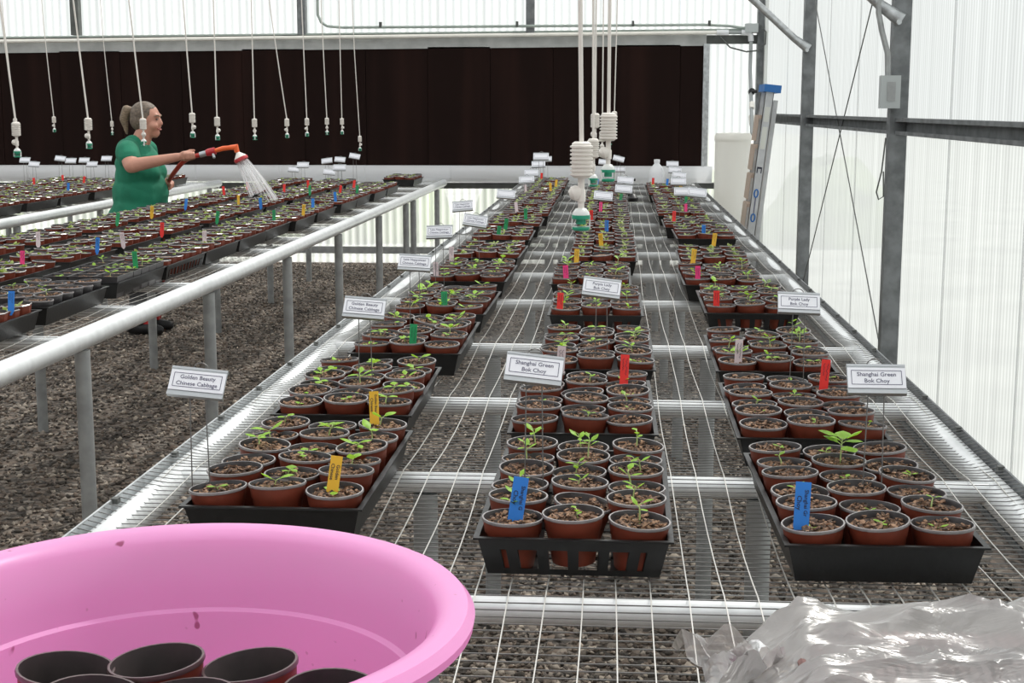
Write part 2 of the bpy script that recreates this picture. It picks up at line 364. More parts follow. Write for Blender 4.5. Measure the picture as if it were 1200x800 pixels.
MB().box(-9, 1.35, 14.02, 14.08, 0.098, 0.165).obj('purlin', 'leg_pipe', wf)
MB().box(0.815, 0.84, 13.98, 14.09, 0.95, 2.10).box(0.84, 0.872, 14.0, 14.09, 0.95, 2.10).obj('pad_frame', 'galvanised', wf)
for x in (-7.45, -5.23, -3.01, -0.82):
    MB().box(x - .04, x + .04, 13.99, 14.08, 2.2, 3.3).obj('mullion', 'dark_steel' if x < -4 else 'post_steel', wf)
MB().box(1.314, WX, 13.99, 14.09, 0, 3.3).obj('corner_post', 'post_steel', wf)

# cooling pad (brown panels) and its white gutter
cp = thing('cooling_pad', (-4, 14.03, 0.965), 'long dark brown evaporative cooling pad filling the far wall', 'cooling pad')
k = 0; x = -9.0
while x < 0.80:
    x2 = min(x + 0.6, 0.815); y0 = -.03 + 0.004 * ((k * 7) % 3)
    MB().box(x + 4 + .002, x2 + 4 - .002, y0, .04, -0.02 + SL * .5 * min(0, x), 1.125 + SL * min(0, x + .3)).obj('pad_panel', 'cooling_pad', cp); x = x2; k += 1
MB().box(-5, 4.815, .042, .05, -.09, 1.13).obj('gap_light_stop', 'cooling_pad', cp)  # added sheet, keeps light from showing through the panel gaps
gt = thing('gutter', (-4, 13.92, 0.80), 'white half-round water gutter under the brown cooling pad', 'gutter')
m = MB(); pr = []
for i in range(9):
    a = math.pi * (i / 8) ; pr.append((-.07 * math.cos(a), .075 - .075 * math.sin(a)))
pr = [(-.075, .158), (-.07, .158)] + [(p[0], p[1]) for p in pr][:0] + [(-.078, .12), (-.072, .05), (-.045, .012), (0, 0), (.045, .012), (.06, .05), (.06, .158)]
for i in range(12):
    xa = -5.0 + i * 0.826; xb = xa + 0.823
    vs = [(xa, p[0], p[1] + .004 * min(0, xa)) for p in pr] + [(xb, p[0], p[1] + .004 * min(0, xb)) for p in pr]; n = len(pr)
    MB().add(vs, [(j, j + n, j + n + 1, j + 1) for j in range(n - 1)] + [tuple(range(n)), tuple(range(2 * n - 1, n - 1, -1))]).obj('gutter_section', 'pvc_white', gt, True)

# pipes along the top of the pad
pp = thing('supply_pipe', (0.9, 13.94, 2.2), 'cream PVC supply pipe running along the top of the cooling pad', 'pipe')
MB().tube([(-9.9, 0, -.085), (-5.9, 0, -.052), (-1.9, 0, -.018), (0.07, 0, 0)], .019, 10).obj('pipe_run', 'pvc', pp, True)
MB().tube([(0.03, 0, 0), (0.14, 0, 0)], .026, 10).obj('coupling', 'pvc_white', pp, True)
MB().tube([(0.14, 0, 0), (0.27, 0, 0)], .018, 10).obj('dark_section', 'grey_plastic', pp, True)
MB().tube([(0.26, 0, 0), (0.32, 0, -.004), (0.345, 0, -.025), (0.35, 0, -.08)], .027, 10).obj('elbow', 'pvc_white', pp, True)
MB().tube([(0.35, 0, -.07), (0.34, -.1, -.35), (0.325, -.45, -.62), (0.305, -.82, -.93)], .017, 10).obj('down_pipe', 'grey_plastic', pp, True)
MB().lathe([(0, -.03), (.03, -.03), (.034, 0), (.03, .03), (0, .03)], 10, M=Matrix.Translation((0.335, -.36, -.55)) @ Matrix.Rotation(R(80), 4, 'X')).tube([(.335, -.4, -.55), (.385, -.42, -.545)], .016, 8).obj('valve', 'black_plastic', pp, True)
MB().tube([(.325, -.5, -.65), (.322, -.55, -.70)], .023, 10).obj('union', 'pvc', pp, True)
MB().tube([(.32, -.62, -.80), (.40, -.64, -.78)], .022, 10).tube([(.318, -.60, -.77), (.316, -.68, -.84)], .026, 10).obj('tee', 'pvc', pp, True)
MB().tube([(.40, -.64, -.78), (.45, -.65, -.79)], .014, 8).obj('tap', 'step_brown', pp, True)
cd = thing('conduit', (-2.8, 13.95, 2.26), 'thin grey green electrical conduit bending along the top beam', 'conduit')
MB().tube([(-.04, 0, .9), (-.04, 0, .12), (-.01, 0, .05), (.05, 0, .012), (.2, 0, 0), (1.5, 0, .004), (3.6, 0, .012), (3.85, 0, .0), (3.98, 0, -.02), (4.05, 0, -.02)], .014, 8).obj('conduit_run', 'conduit', cd, True)
MB().box(3.99, 4.11, -.05, .03, -.06, .02).obj('junction_box', 'box_grey', cd)
for xx in (.56, 1.86, 2.95, 3.66):
    MB().box(xx - .012, xx + .012, -.02, .02, 0, .05).obj('clip', 'dark_steel', cd)
cb = MB().tube([(0.9 + .06, 13.9, 2.16), (1.05, 13.86, 2.06), (1.2, 13.85, 2.02), (1.3, 13.86, 2.03), (1.375, 13.87, 2.09), (1.38, 13.88, 2.2), (1.33, 13.9, 2.26)], .008, 6).obj('cable', 'dark_steel', None, True)
tag(cb, 'black cable looping below the pipe elbow at the far corner', 'cable')

# ---- right wall
poly_mat('seam_clear', 1, 0.012, 0.75, (0.95, 0.96, 0.96), 0.1)
wr = struct('wall_right', (0, 0, 0))
ys = [-3.3 + 1.2 * i for i in range(15)]; ys[0] = -3; ys[-1] = WY
for a, b in zip(ys[:-1], ys[1:]):
    m = MB(); n = 24; vs = []
    for i in range(n + 1):
        y = a + (b - .006 - a) * i / n; xx = WX + .004 * math.sin(i * math.pi); vs += [(xx, y, 0.02), (xx, y, 3.3)]
    MB().add([(WX, a + .002, 0.02), (WX, b - .002, 0.02), (WX, b - .002, 3.3), (WX, a + .002, 3.3)], [(0, 1, 2, 3)]).obj('wall_panel', 'poly_wall', wr)
    if b < 14: MB().box(WX - .005, WX - .001, b - .012, b + .012, 0.02, 3.3).obj('seam_strip', 'seam_clear', wr)
def channel_y(x0, x1, y0, y1, z0, z1, t=.006):
    return MB().box(x1 - t, x1, y0, y1, z0, z1).box(x0, x1 - t, y0, y1, z1 - t, z1).box(x0, x1 - t, y0, y1, z0, z0 + t).box(x0, x0 + t, y0, y1, z0 + t, z0 + .018).box(x0, x0 + t, y0, y1, z1 - .018, z1 - t)
for a, b in ((-2.95, 3.76), (3.84, 7.19), (7.27, 10.56), (10.64, 13.99)):
    channel_y(1.345, WX - .006, a, b, 1.375, 1.455).obj('purlin', 'post_steel', wr)
    channel_y(1.36, WX - .006, a, b, .03, .10).obj('base_rail', 'post_steel', wr)
for y in (3.8, 7.23, 10.6):
    MB().box(1.318, WX - .008, y - .04, y + .04, 0, 3.3).box(1.345, WX - .008, y + .04, y + .052, 1.36, 1.47).obj('post', 'post_steel', wr)
    MB().tube([(1.35, y - .05, 1.86 + .055), (1.25, y - .05, 1.985), (0.55, y - .05, 2.62)], [.035, .026, .026], 10).tube([(1.335, y - .085, 1.905), (1.335, y - .03, 1.905)], .013, 8).obj('knee_brace', 'galvanised', wr, True)
MB().tube([(1.36, 10.55, 2.35), (1.36, 7.28, .19)], .0035, 6).obj('brace_cable', 'dark_steel', wr)
MB().tube([(1.35, 7.28, 2.57), (1.35, 10.55, .20)], .0035, 6).obj('brace_cable', 'dark_steel', wr)
MB().box(1.375, WX - .006, 13.9, 13.99, 0, 3.3).obj('corner_trim', 'clear_plastic', wr)

sb = thing('switch_box', (1.29, 7.17, 1.50), 'grey electrical switch box fixed to the nearer steel post', 'switch box')
MB().box(-.03, .062, -.04, .02, 0, .155).obj('box_body', 'box_grey', sb)
MB().box(-.002, .038, -.043, -.039, .035, .125).obj('cover_plate', 'leg_pipe', sb)
MB().tube([(.005, -.005, .15), (.0, -.005, .26), (-.03, -.005, .36), (-.05, -.005, .45), (-.05, -.005, .9)], .014, 8).obj('conduit', 'leg_pipe', sb, True)
MB().tube([(1.30, 7.18, 1.36), (1.285, 7.17, 1.20), (1.262, 7.16, 1.10), (1.272, 7.15, 1.065), (1.295, 7.15, 1.08), (1.29, 7.15, 1.2)], .004, 6).obj('hanging_cord', 'dark_steel', sb, True).matrix_parent_inverse = Matrix.Translation((-1.29, -7.17, -1.50))

# ---- unseen rest of the house, added to dim and filter the light
def sheet(name, pts, mt):
    struct(name, me=MB().add(pts, [tuple(range(len(pts)))]).mesh(name, mt))
poly_mat('poly_roof', 1, 0.042, 0.42, (0.86, 0.87, 0.87))
cl = struct('ceiling', (0, 0, 0))
for a, b in zip(range(-3, 14, 3), range(0, 17, 3)):
    b = min(b, WY)
    MB().add([(WX, a, 3.3), (WX, b, 3.3), (-5.3, b, 5.0), (-5.3, a, 5.0)], [(0, 1, 2, 3)]).obj('roof_panel', 'poly_roof', cl)
    MB().add([(-12, a, 3.3), (-12, b, 3.3), (-5.3, b, 5.0), (-5.3, a, 5.0)], [(0, 1, 2, 3)]).obj('roof_panel', 'poly_roof', cl)
for y in (0.4, 3.8, 7.23, 10.6): MB().tube([(WX, y, 3.25), (-5.3, y, 4.95), (-12, y, 3.25)], .04, 6).obj('rafter', 'post_steel', cl)
for x in (-1.0, -3.4): MB().box(x - .05, x + .05, -3, WY, 3.2, 3.28).obj('ceiling_purlin', 'post_steel', cl)
sheet('wall_left', [(-12, -3, 0), (-12, WY, 0), (-12, WY, 3.3), (-12, -3, 3.3)], 'poly_wall')
sheet('wall_back_added', [(-12, -3, 0), (WX, -3, 0), (WX, -3, 3.3), (-5.3, -3, 5), (-12, -3, 3.3)], 'added_end_wall')  # back wall is opaque and invented, controls light on camera-side faces
sheet('wall_gable', [(-12, WY, 3.3), (WX, WY, 3.3), (-5.3, WY, 5)], 'poly_end')

# ---- hedge seen through the far sheet
def hedge():
    for i in range(7):
        m = MB(); n, q = 14, 8; vs = []; cx = -8 + i * 1.75
        for a in range(q + 1):
            for b in range(n):
                th = math.pi / 2 * a / q; ph = 2 * math.pi * b / n
                r = 1.0 + .25 * noise.noise(Vector((i * 3.1 + 2 * math.cos(ph), 2 * math.sin(ph), a * .5)))
                vs.append((r * .74 * math.cos(th) * math.cos(ph), r * .7 * math.cos(th) * math.sin(ph), r * .95 * math.sin(th)))
        m.add(vs, [(a * n + b, a * n + (b + 1) % n, (a + 1) * n + (b + 1) % n, (a + 1) * n + b) for a in range(q) for b in range(n)])
        tag(m.obj('shrub', 'hedge', None, True, (cx, 17.2 + .3 * (i % 2), -.06)), f"blurred green shrub outside the ribbed far wall, {['leftmost', 'second from left', 'third from left', 'middle one', 'third from right', 'second from right', 'rightmost'][i]}", 'shrub', 'shrubs outside the far wall')
hedge()

# ================================================================== BENCHES
def sagz(y, pipes):
    for a, b in zip(pipes[:-1], pipes[1:]):
        if a <= y <= b:
            t = (y - a) / (b - a); return -.011 * math.sin(math.pi * t) ** 0.8
    return -.004
def bench(label, x0, x1, y0, y1, pipes, legs, dx=.0508, dy=.0254, rad=.0011, kx=4, over=True):
    b = thing('bench', ((x0 + x1) / 2, (y0 + y1) / 2, 0), label, 'bench')
    inv = Matrix.Translation((-(x0 + x1) / 2, -(y0 + y1) / 2, 0))
    def part(m, name, mt, sm=False):
        m.xf(inv); return m.obj(name, mt, b, sm)
    rr = .030 if over else .033; rz = BZ - rr - .003 if over else BZ - rr + .022
    for s, x in ((1, x0), (-1, x1)):
        part(MB().tube([(x + s * rr, y0, rz), (x + s * rr, y1, rz)], rr, 18), 'side_rail', 'rail_pipe', True)
        if not over: continue
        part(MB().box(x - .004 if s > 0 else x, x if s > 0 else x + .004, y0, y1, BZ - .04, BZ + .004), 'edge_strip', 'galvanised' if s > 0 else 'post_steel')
        for i in range(int((y1 - y0) / .35)):
            yy = y0 + .2 + .35 * i
            if yy < 11: part(MB().box(x - .003 if s > 0 else x - .010, x + .010 if s > 0 else x + .003, yy - .008, yy + .008, BZ - .004, BZ + .006), 'clip', 'dark_steel')
    for y in (y0, y1): part(MB().tube([(x0 + rr, y, BZ - rr), (x1 - rr, y, BZ - rr)], rr * .9, 12), 'end_rail', 'rail_pipe', True)
    for y in pipes:
        if y0 < y < y1: part(MB().tube([(x0 + .05, y, BZ - .024), (x1 - .05, y, BZ - .024)], .0205, 12), 'cross_pipe', 'rail_pipe', True)
    for (x, y) in legs: part(MB().tube([(x, y, 0), (x, y, BZ - .045)], .024, 12), 'leg', 'leg_pipe', True)
    ml = MB(); mt = MB(); P = [y0] + [p for p in pipes if y0 < p < y1] + [y1]
    nx = int((x1 - x0 - (.02 if over else .14)) / dx)
    yn = []
    for a, c in zip(P[:-1], P[1:]):
        yn += [a + (c - a) * t for t in (0, .12, .3, .5, .7, .88)]
    yn.append(y1)
    for i in range(nx + 1):
        x = x0 + (.03 if over else .07) + i * dx; ph = i * 1.7
        ml.tube([(x + .0025 * math.sin(y * 3 + ph) + .002 * noise.noise(Vector((x * 9, y * 2, 0))), y, BZ + .0015 + sagz(y, P) + .003 * noise.noise(Vector((x * 5, y * 2.5, 3)))) for y in yn], rad * 1.12, 4, 0, False)
    ny = int((y1 - y0) / dy)
    for j in range(ny + 1):
        y = y0 + j * dy; sg = sagz(y, P)
        xs_ = [x0 if over else x0 + .04, x0 + .05] + [x0 + .05 + (x1 - x0 - .1) * t / kx for t in range(1, kx)] + [x1 - .05, x1 if over else x1 - .04]
        mt.tube([(x, y + .0015 * math.sin(x * 4 + j), BZ + .0005 + (sg if 0.04 < x - x0 < x1 - x0 - .04 else .002) + .003 * noise.noise(Vector((x * 5, y * 2.5, 3)))) for x in xs_], rad, 4, 0, False)
    stuff(part(ml, 'lengthwise_wires', 'wire_bright')); stuff(part(mt, 'crosswise_wires', 'wire_dark'))
    return b
PIPES = [1.25, 2.003, 2.708, 3.446, 4.27, 5.287, 6.167, 7.108, 7.967, 8.913, 9.825, 10.88, 11.74, 12.6, 13.35]
bench('right-hand bench of welded wire mesh on pipes beside the clear wall', -.885, .755, 0.85, 13.75, PIPES,
      [(x, y) for y in (2.708, 4.27, 6.167, 7.967, 9.825, 11.74, 13.35) for x in (-.36, .28)])
LP = [3.1, 3.78, 4.31, 5.02, 5.72, 6.43, 7.14, 7.82, 8.50, 9.25, 9.99, 10.7, 11.4, 12.1, 12.8]
bench('left-hand mesh bench with white side rail and rows of pots', -2.975, -1.60, 2.6, 13.83, LP,
      [(-1.635, y) for y in (2.9, 4.31, 5.72, 7.14, 8.50, 9.99, 11.3, 11.72, 13.3)] + [(-2.67, y) for y in (5.0, 6.5, 8.16, 9.54, 11.07, 12.5)], dx=.0508, dy=.0508, kx=3, over=False)
bench('mesh bench furthest left behind the person, with white rail', -5.25, -3.72, 6.5, 13.6, [6.8 + .85 * i for i in range(8)],
      [(x, y) for y in (7.2, 8.9, 10.4, 11.9, 13.3) for x in (-3.76, -5.1)], dx=.0762, dy=.0762, kx=3, over=False)

# ================================================================== TRAYS
TW, TL, TH = .283, .562, .060
def wall_quads(m, a, b, slots, z0, z1, inset):
    """one tray wall between bottom corners a,b; slotted walls become bars with openings"""
    pass
def tray_mesh(slotted):
    m = MB(); tp = .014                                        # taper
    def frame(z): 
        k = tp * (1 - z / TH); return (-TW / 2 + k, TW / 2 - k, k, TL - k)
    th = .0025
    x0, x1, y0, y1 = frame(0)
    if slotted:
        n = 7
        for i in range(n + 1):
            y = y0 + (y1 - y0 - .012) * i / n; m.box(x0, x1, y, y + .012, 0, th)
        for i in range(5):
            x = x0 + (x1 - x0 - .012) * i / 4; m.box(x, x + .012, y0, y1, 0, th)
    else: m.box(x0, x1, y0, y1, 0, th)
    def band(za, zb, segs):
        a = frame(za); b = frame(zb)
        def quad(p, q, inn):                                     # p,q: (bottom pt, top pt) fractions
            pass
        for side in range(4):
            def pt(fr, t, off):
                X0, X1, Y0, Y1 = fr; X0 += off; X1 -= off; Y0 += off; Y1 -= off
                return ((X0 + (X1 - X0) * t, Y0), (X1, Y0 + (Y1 - Y0) * t), (X1 + (X0 - X1) * t, Y1), (X0, Y1 + (Y0 - Y1) * t))[side]
            for t0, t1 in (segs(side) if segs else [(0, 1)]):
                vs = []
                for off in (0, th):
                    for fr, z in ((a, za), (b, zb)):
                        for t in (t0, t1):
                            q = pt(fr, t, off); vs.append((q[0], q[1], z))
                m.add(vs, [(0, 1, 3, 2), (5, 4, 6, 7), (2, 3, 7, 6), (1, 0, 4, 5), (0, 2, 6, 4), (3, 1, 5, 7)])
    if slotted:
        def bars(side):
            n = 6 if side in (0, 2) else 12; bw = .36 / n
            out = [(0, .10 if n == 6 else .05)]
            for i in range(1, n): out.append((i / n - bw / 2, i / n + bw / 2))
            return out + [(.90 if n == 6 else .95, 1)]
        band(0, .009, None); band(.009, .040, bars); band(.040, TH, None)
    else: band(0, TH, None)
    x0, x1, y0, y1 = frame(TH); o = .006                          # flat lip
    m.box(x0 - o, x1 + o, y0 - o, y0, TH - .003, TH); m.box(x0 - o, x1 + o, y1, y1 + o, TH - .003, TH)
    m.box(x0 - o, x0, y0, y1, TH - .003, TH); m.box(x1, x1 + o, y0, y1, TH - .003, TH)
    return m.mesh('seedling_tray', 'black_plastic')
TRAY_SOLID, TRAY_SLOT = tray_mesh(False), tray_mesh(True)

# pots
def pot_lathe(n):
    prof = [(.0325, .001), (.0335, 0), (.0425, .050), (.0440, .052), (.0466, .070), (.0482, .0705), (.0490, .0725), (.0482, .0750), (.0458, .0750), (.0442, .070), (.0400, .045), (.0310, .004)]
    mis = [0, 0, 0, 0, 0, 1, 1, 1, 2, 2, 2]
    if n < 14: prof = [(.0335, 0), (.0430, .050), (.0468, .0705), (.0486, .0725), (.0458, .0750), (.0425, .06)]; mis = [0, 0, 1, 1, 2]
    prof = [(r_ * .97, z_) for r_, z_ in prof]
    m = MB(); m.lathe(prof, n, mis=mis); 
    return m
POT = pot_lathe(24).mesh('pot', ['terracotta', 'pot_rim_lit', 'pot_black'], True)
POT_B = pot_lathe(24).mesh('pot_black', ['pot_black', 'pot_rim_lit', 'pot_black'], True)
SQ = MB()
def sqpot():
    m = MB()
    def ring(h, z): return [(-h, -h, z), (h, -h, z), (h, h, z), (-h, h, z)]
    vs = ring(.036, 0) + ring(.0455, .078) + ring(.0425, .078) + ring(.036, .03)
    fs = [(3, 2, 1, 0), (12, 13, 14, 15)]
    for r in range(3):
        for k in range(4): fs.append((r * 4 + k, r * 4 + (k + 1) % 4, r * 4 + 4 + (k + 1) % 4, r * 4 + 4 + k))
    m.add(vs, fs); return m
SQPOT = sqpot().mesh('square_pot', 'pot_black')

def soil_disc(seed, n=18, rings=5, rad=.0425, zb=.0675, square=False):
    m = MB(); vs = [(0, 0, zb + .001)]; fs = []
    for r in range(1, rings + 1):
        for k in range(n):
            a = 2 * math.pi * k / n; q = rad * r / rings
            if square: q /= max(abs(math.cos(a)), abs(math.sin(a)))
            z = zb + .0055 * noise.noise(Vector((q * math.cos(a) * 70, q * math.sin(a) * 70, seed * 3.3))) + .002 * math.sin(k * 5.1 + r * 3.7 + seed)
            if r == rings: z = zb - .004
            vs.append((q * math.cos(a), q * math.sin(a), z))
    for k in range(n): fs.append((0, 1 + k, 1 + (k + 1) % n))
    for r in range(rings - 1):
        for k in range(n): fs.append((1 + r * n + k, 1 + (r + 1) * n + k, 1 + (r + 1) * n + (k + 1) % n, 1 + r * n + (k + 1) % n))
    return m.add(vs, fs)
SOILS = []
for i in range(4):
    d = soil_disc(i); rs = random.Random(i)
    for _ in range(40):                                           # bark chips
        a = rs.uniform(0, 6.28); q = .038 * math.sqrt(rs.random()); l = rs.uniform(.003, .007); c = MB().box(-l, l, -l * .5, l * .5, -.0012, .0012)
        c.xf(Matrix.Translation((q * math.cos(a), q * math.sin(a), .0705)) @ Matrix.Rotation(rs.uniform(0, 6.28), 4, 'Z') @ Matrix.Rotation(rs.uniform(-.6, .6), 4, 'X') @ Matrix.Rotation(rs.uniform(-.5, .5), 4, 'Y'))
        d.merge(c)
    SOILS.append(d.mesh('soil', 'soil'))
SOIL_SQ = soil_disc(9, 16, 4, .040, .071, True).mesh('soil', 'soil')

def leaf(m, base, az, el, L, W, droop, mi=0):
    """a folded, curved blade of 2 x 5 quads"""
    n = 5; p = Vector(base); e = el; side = Vector((-math.sin(az), math.cos(az), 0)); vs = []
    for i in range(n + 1):
        t = i / n; wd = W * (math.sin(math.pi * min(1, .10 + t * .90)) ** .75) * (.55 + .45 * min(1, t * 2.5)) if i < n else 0.0006
        d = Vector((math.cos(az) * math.cos(e), math.sin(az) * math.cos(e), math.sin(e))); upn = d.cross(side) * -1
        vs += [p + side * wd + upn * wd * .28, p, p - side * wd + upn * wd * .28]
        p = p + d * (L / n); e -= droop / n
    m.add(vs, [f for i in range(n) for f in ((3 * i, 3 * i + 1, 3 * i + 4, 3 * i + 3), (3 * i + 1, 3 * i + 2, 3 * i + 5, 3 * i + 4))], mi)
def seedling(seed, h, nl, L, W, el=.5):
    r = random.Random(seed); m = MB(); lean = (r.uniform(-.006, .006), r.uniform(-.006, .006)); z0 = .066
    top = Vector((lean[0], lean[1], z0 + h)); m.tube([(0, 0, z0 - .004), (lean[0] * .3, lean[1] * .3, z0 + h * .5), top], [.0014, .0013, .0010], 5, 1)
    a0 = r.uniform(0, 6.28)
    for i in range(nl):
        t = 1 - .42 * (i / max(1, nl - 1)) * r.uniform(.6, 1.0) if nl > 2 else 1
        b = Vector((lean[0] * t, lean[1] * t, z0 + h * t)); az = a0 + i * (math.pi if nl < 3 else 2.4) + r.uniform(-.3, .3)
        s = r.uniform(.75, 1.15); ax = Vector((math.cos(az), math.sin(az), 0)) * L * .25 * s
        m.tube([b, b + ax + Vector((0, 0, L * .14))], [.0009, .0007], 4, 1, False)
        leaf(m, b + ax * .9 + Vector((0, 0, L * .12)), az, el + r.uniform(-.25, .35), L * s, W * s, r.uniform(.5, 1.2))
    return m.mesh('seedling', ['leaf', 'stem'], True)
SEED_L = [seedling(i, .009 + .003 * (i % 3), (2, 3, 4, 3, 4)[i % 5], .018 + .004 * (i % 3), .0072 + .001 * (i % 2), .45) for i in range(6)]
SEED_M = [seedling(20 + i, .026 + .005 * (i % 3), (3, 4, 5, 4)[i % 4], .019 + .003 * (i % 2), .0052, .55) for i in range(5)]
SEED_S = [seedling(40 + i, .012 + .004 * (i % 2), (2, 3, 3)[i % 3], .014, .0045, .45) for i in range(4)]
SEED_BIG = seedling(77, .040, 7, .038, .0135, .5)

COLS = [  # name, tray centre x, list of front y, which bench
 ('right bench aisle line', -.540, [2.20, 2.905, 3.67, 4.40, 5.25, 6.10, 6.95, 7.77, 8.52, 9.28, 10.02, 10.78, 11.52, 12.28]),
 ('right bench centre line', -.056, [2.06, 2.765, 3.47, 4.40, 5.19, 6.00, 6.70, 7.40, 8.12, 8.83, 9.55, 10.25, 10.98, 11.70]),
 ('right bench wall line', .398, [2.06, 2.75, 3.47, 4.48, 5.20, 5.945, 7.08, 7.75, 8.60, 9.3, 10.0, 10.72, 11.45]),
 ('left bench aisle line', -1.935, [3.84, 4.455, 5.12, 5.70, 6.285, 6.87, 7.45, 8.04, 8.70, 9.49, 10.10, 10.73, 11.42, 12.87]),
 ('left bench middle line', -2.365, [3.70, 4.42, 5.10, 5.80, 6.46, 7.16, 7.86, 8.55, 9.2, 9.9, 10.55, 11.22, 11.9]),
 ('left bench far line', -2.79, [4.4, 5.1, 5.8, 6.52, 7.2, 7.92, 8.6, 9.3, 10.0, 10.7, 11.4, 12.1]),
 ('furthest bench near line', -4.06, [8.2, 8.82, 9.44, 10.06, 10.75, 11.4, 12.6]),
 ('furthest bench middle line', -4.42, [8.8, 9.42, 10.04, 10.66, 11.3, 11.95]),
 ('furthest bench far line', -4.80, [9.6, 10.2, 10.82, 11.45, 12.1]),
]
XJ = {(2, 1): -.012, (2, 2): -.004, (2, 3): .03, (2, 4): -.002, (2, 5): .014, (2, 6): .05, (1, 2): .012, (1, 4): -.03, (0, 1): -.02, (1, 1): -.002}
SLOTTED = {(1, 0), (1, 3), (2, 3), (3, 3), (0, 6), (4, 5), (1, 7)}
far = MB(); ROWW = ['front', 'second', 'third', 'fourth', 'fifth', 'back']; POSW = ['left', 'middle', 'right']
FAR_POT = pot_lathe(10); FAR_SOIL = MB().lathe([(.0422, .066), (.024, .070), (0.0001, .071)], 8)
FAR_SEED = []
for i in range(5):
    r = random.Random(100 + i); m = MB()
    for k_ in range(6): leaf(m, (r.uniform(-.012, .012), r.uniform(-.006, .006), .070), r.uniform(0, 6.28), r.uniform(.3, 1.2), r.uniform(.014, .028), .0075, .9)
    FAR_SEED.append(m)
TRAYS = []
for ci, (cname, cx, fy) in enumerate(COLS):
    for ti, y in enumerate(fy):
        x = cx + XJ.get((ci, ti), rnd.uniform(-.012, .012) if (ci > 2 or ti > 4) else 0); z = BZ + .0055
        yaw = rnd.uniform(-.012, .012)
        if (ci, ti) == (2, 0): yaw = .018
        slot = (ci, ti) in SLOTTED
        t = link('seedling_tray', TRAY_SLOT if slot else TRAY_SOLID, None, (x, y, z), (0, 0, yaw))
        tag(t, f"black {'slotted ' if slot else ''}plastic tray of pots, {ORD[ti]} from front, {cname}", 'tray', 'seedling trays on the benches')
        TRAYS.append((ci, ti, x, y))
        near = (ci < 3 and ti < 5) or (ci == 3 and ti in (1, 2))
        Mt = Matrix.Translation((x, y, z)) @ Matrix.Rotation(yaw, 4, 'Z')
        for row in range(6):
            for col in range(3):
                px = (col - 1) * .0932 + rnd.uniform(-.001, .001); py = .050 + row * .0924 + rnd.uniform(-.001, .001)
                lift = .003 + rnd.uniform(0, .0015) + .0075 * ((row + col) % 2)
                tx, ty = rnd.gauss(.01, .035), rnd.gauss(0, .035)
                if ci < 3 and ti < 3 and rnd.random() < .18: ty += rnd.choice((-1, 1)) * rnd.uniform(.06, .15)
                if row == 0 or col != 1: tx = max(-.07, min(.07, tx)); ty = max(-.07, min(.07, ty))
                M = Mt @ Matrix.Translation((px, py, lift)) @ Matrix.Rotation(tx, 4, 'X') @ Matrix.Rotation(ty, 4, 'Y') @ Matrix.Rotation(rnd.uniform(0, 6.28), 4, 'Z')
                if near:
                    black = ci == 3 and ti == 1; sq = ci == 3 and ti == 2
                    kindw = 'square black' if sq else 'round black' if black else 'terracotta brown'
                    if sq: M = Mt @ Matrix.Translation((px, py, .003))
                    root = link('potted_seedling', None); root.matrix_world = M; root.empty_display_size = .02
                    has = rnd.random() < (.93 if ci == 0 else .78 if ti == 0 else .42 if ti == 1 else .75)
                    has = has or (ci, ti, row, col) == (2, 0, 4, 1)
                    tag(root, f"{kindw} pot, {ROWW[row]} row {POSW[col]}, {ORD[ti]} tray, {cname}", 'potted plant', 'potted seedlings')
                    link('pot', SQPOT if sq else POT_B if black else POT, root)
                    s_ = link('soil', SOIL_SQ if sq else rnd.choice(SOILS), root)
                    if has:
                        big = (ci, ti, row, col) == (2, 0, 4, 1)
                        lib = [SEED_BIG] if big else SEED_L if ci == 0 else SEED_M if (ci == 1 and ti in (0,)) or (ti >= 2 and rnd.random() < .4) else SEED_S if ti < 2 else SEED_L
                        sc_ = rnd.uniform(.75, 1.05)
                        link('seedling', rnd.choice(lib), root, (rnd.uniform(-.008, .008), rnd.uniform(-.008, .008), .004), (0, 0, rnd.uniform(0, 6.28)), (sc_, sc_, sc_) if not big else None)
                else:
                    far.merge(FAR_POT, M)
                    k0 = len(far.f); far.merge(FAR_SOIL, M); far.m[k0:] = [3] * (len(far.f) - k0)
                    if rnd.random() < .8:
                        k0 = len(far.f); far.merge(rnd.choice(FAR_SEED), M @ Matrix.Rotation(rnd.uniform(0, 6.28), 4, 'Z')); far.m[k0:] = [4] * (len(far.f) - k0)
tag(far.obj('potted_seedlings', ['terracotta', 'pot_rim_lit', 'pot_black', 'soil', 'leaf_far']), 'hundreds of small brown pots with seedlings filling the trays further back', 'potted plants', kind='stuff')

def where(x, y):
    best = min(TRAYS, key=lambda t: (t[2] - x) ** 2 * 4 + (max(0, t[3] - y, y - t[3] - TL)) ** 2)
    ci, ti, tx, ty = best
    return f"{ORD[ti]} tray, {COLS[ci][0]}", best
USED = {}
def unique(label, alt):
    """a label used twice gets what sets its second bearer apart"""
    n = USED.get(label, 0); USED[label] = n + 1
    return label if n == 0 else label + ', ' + alt[min(n - 1, len(alt) - 1)]

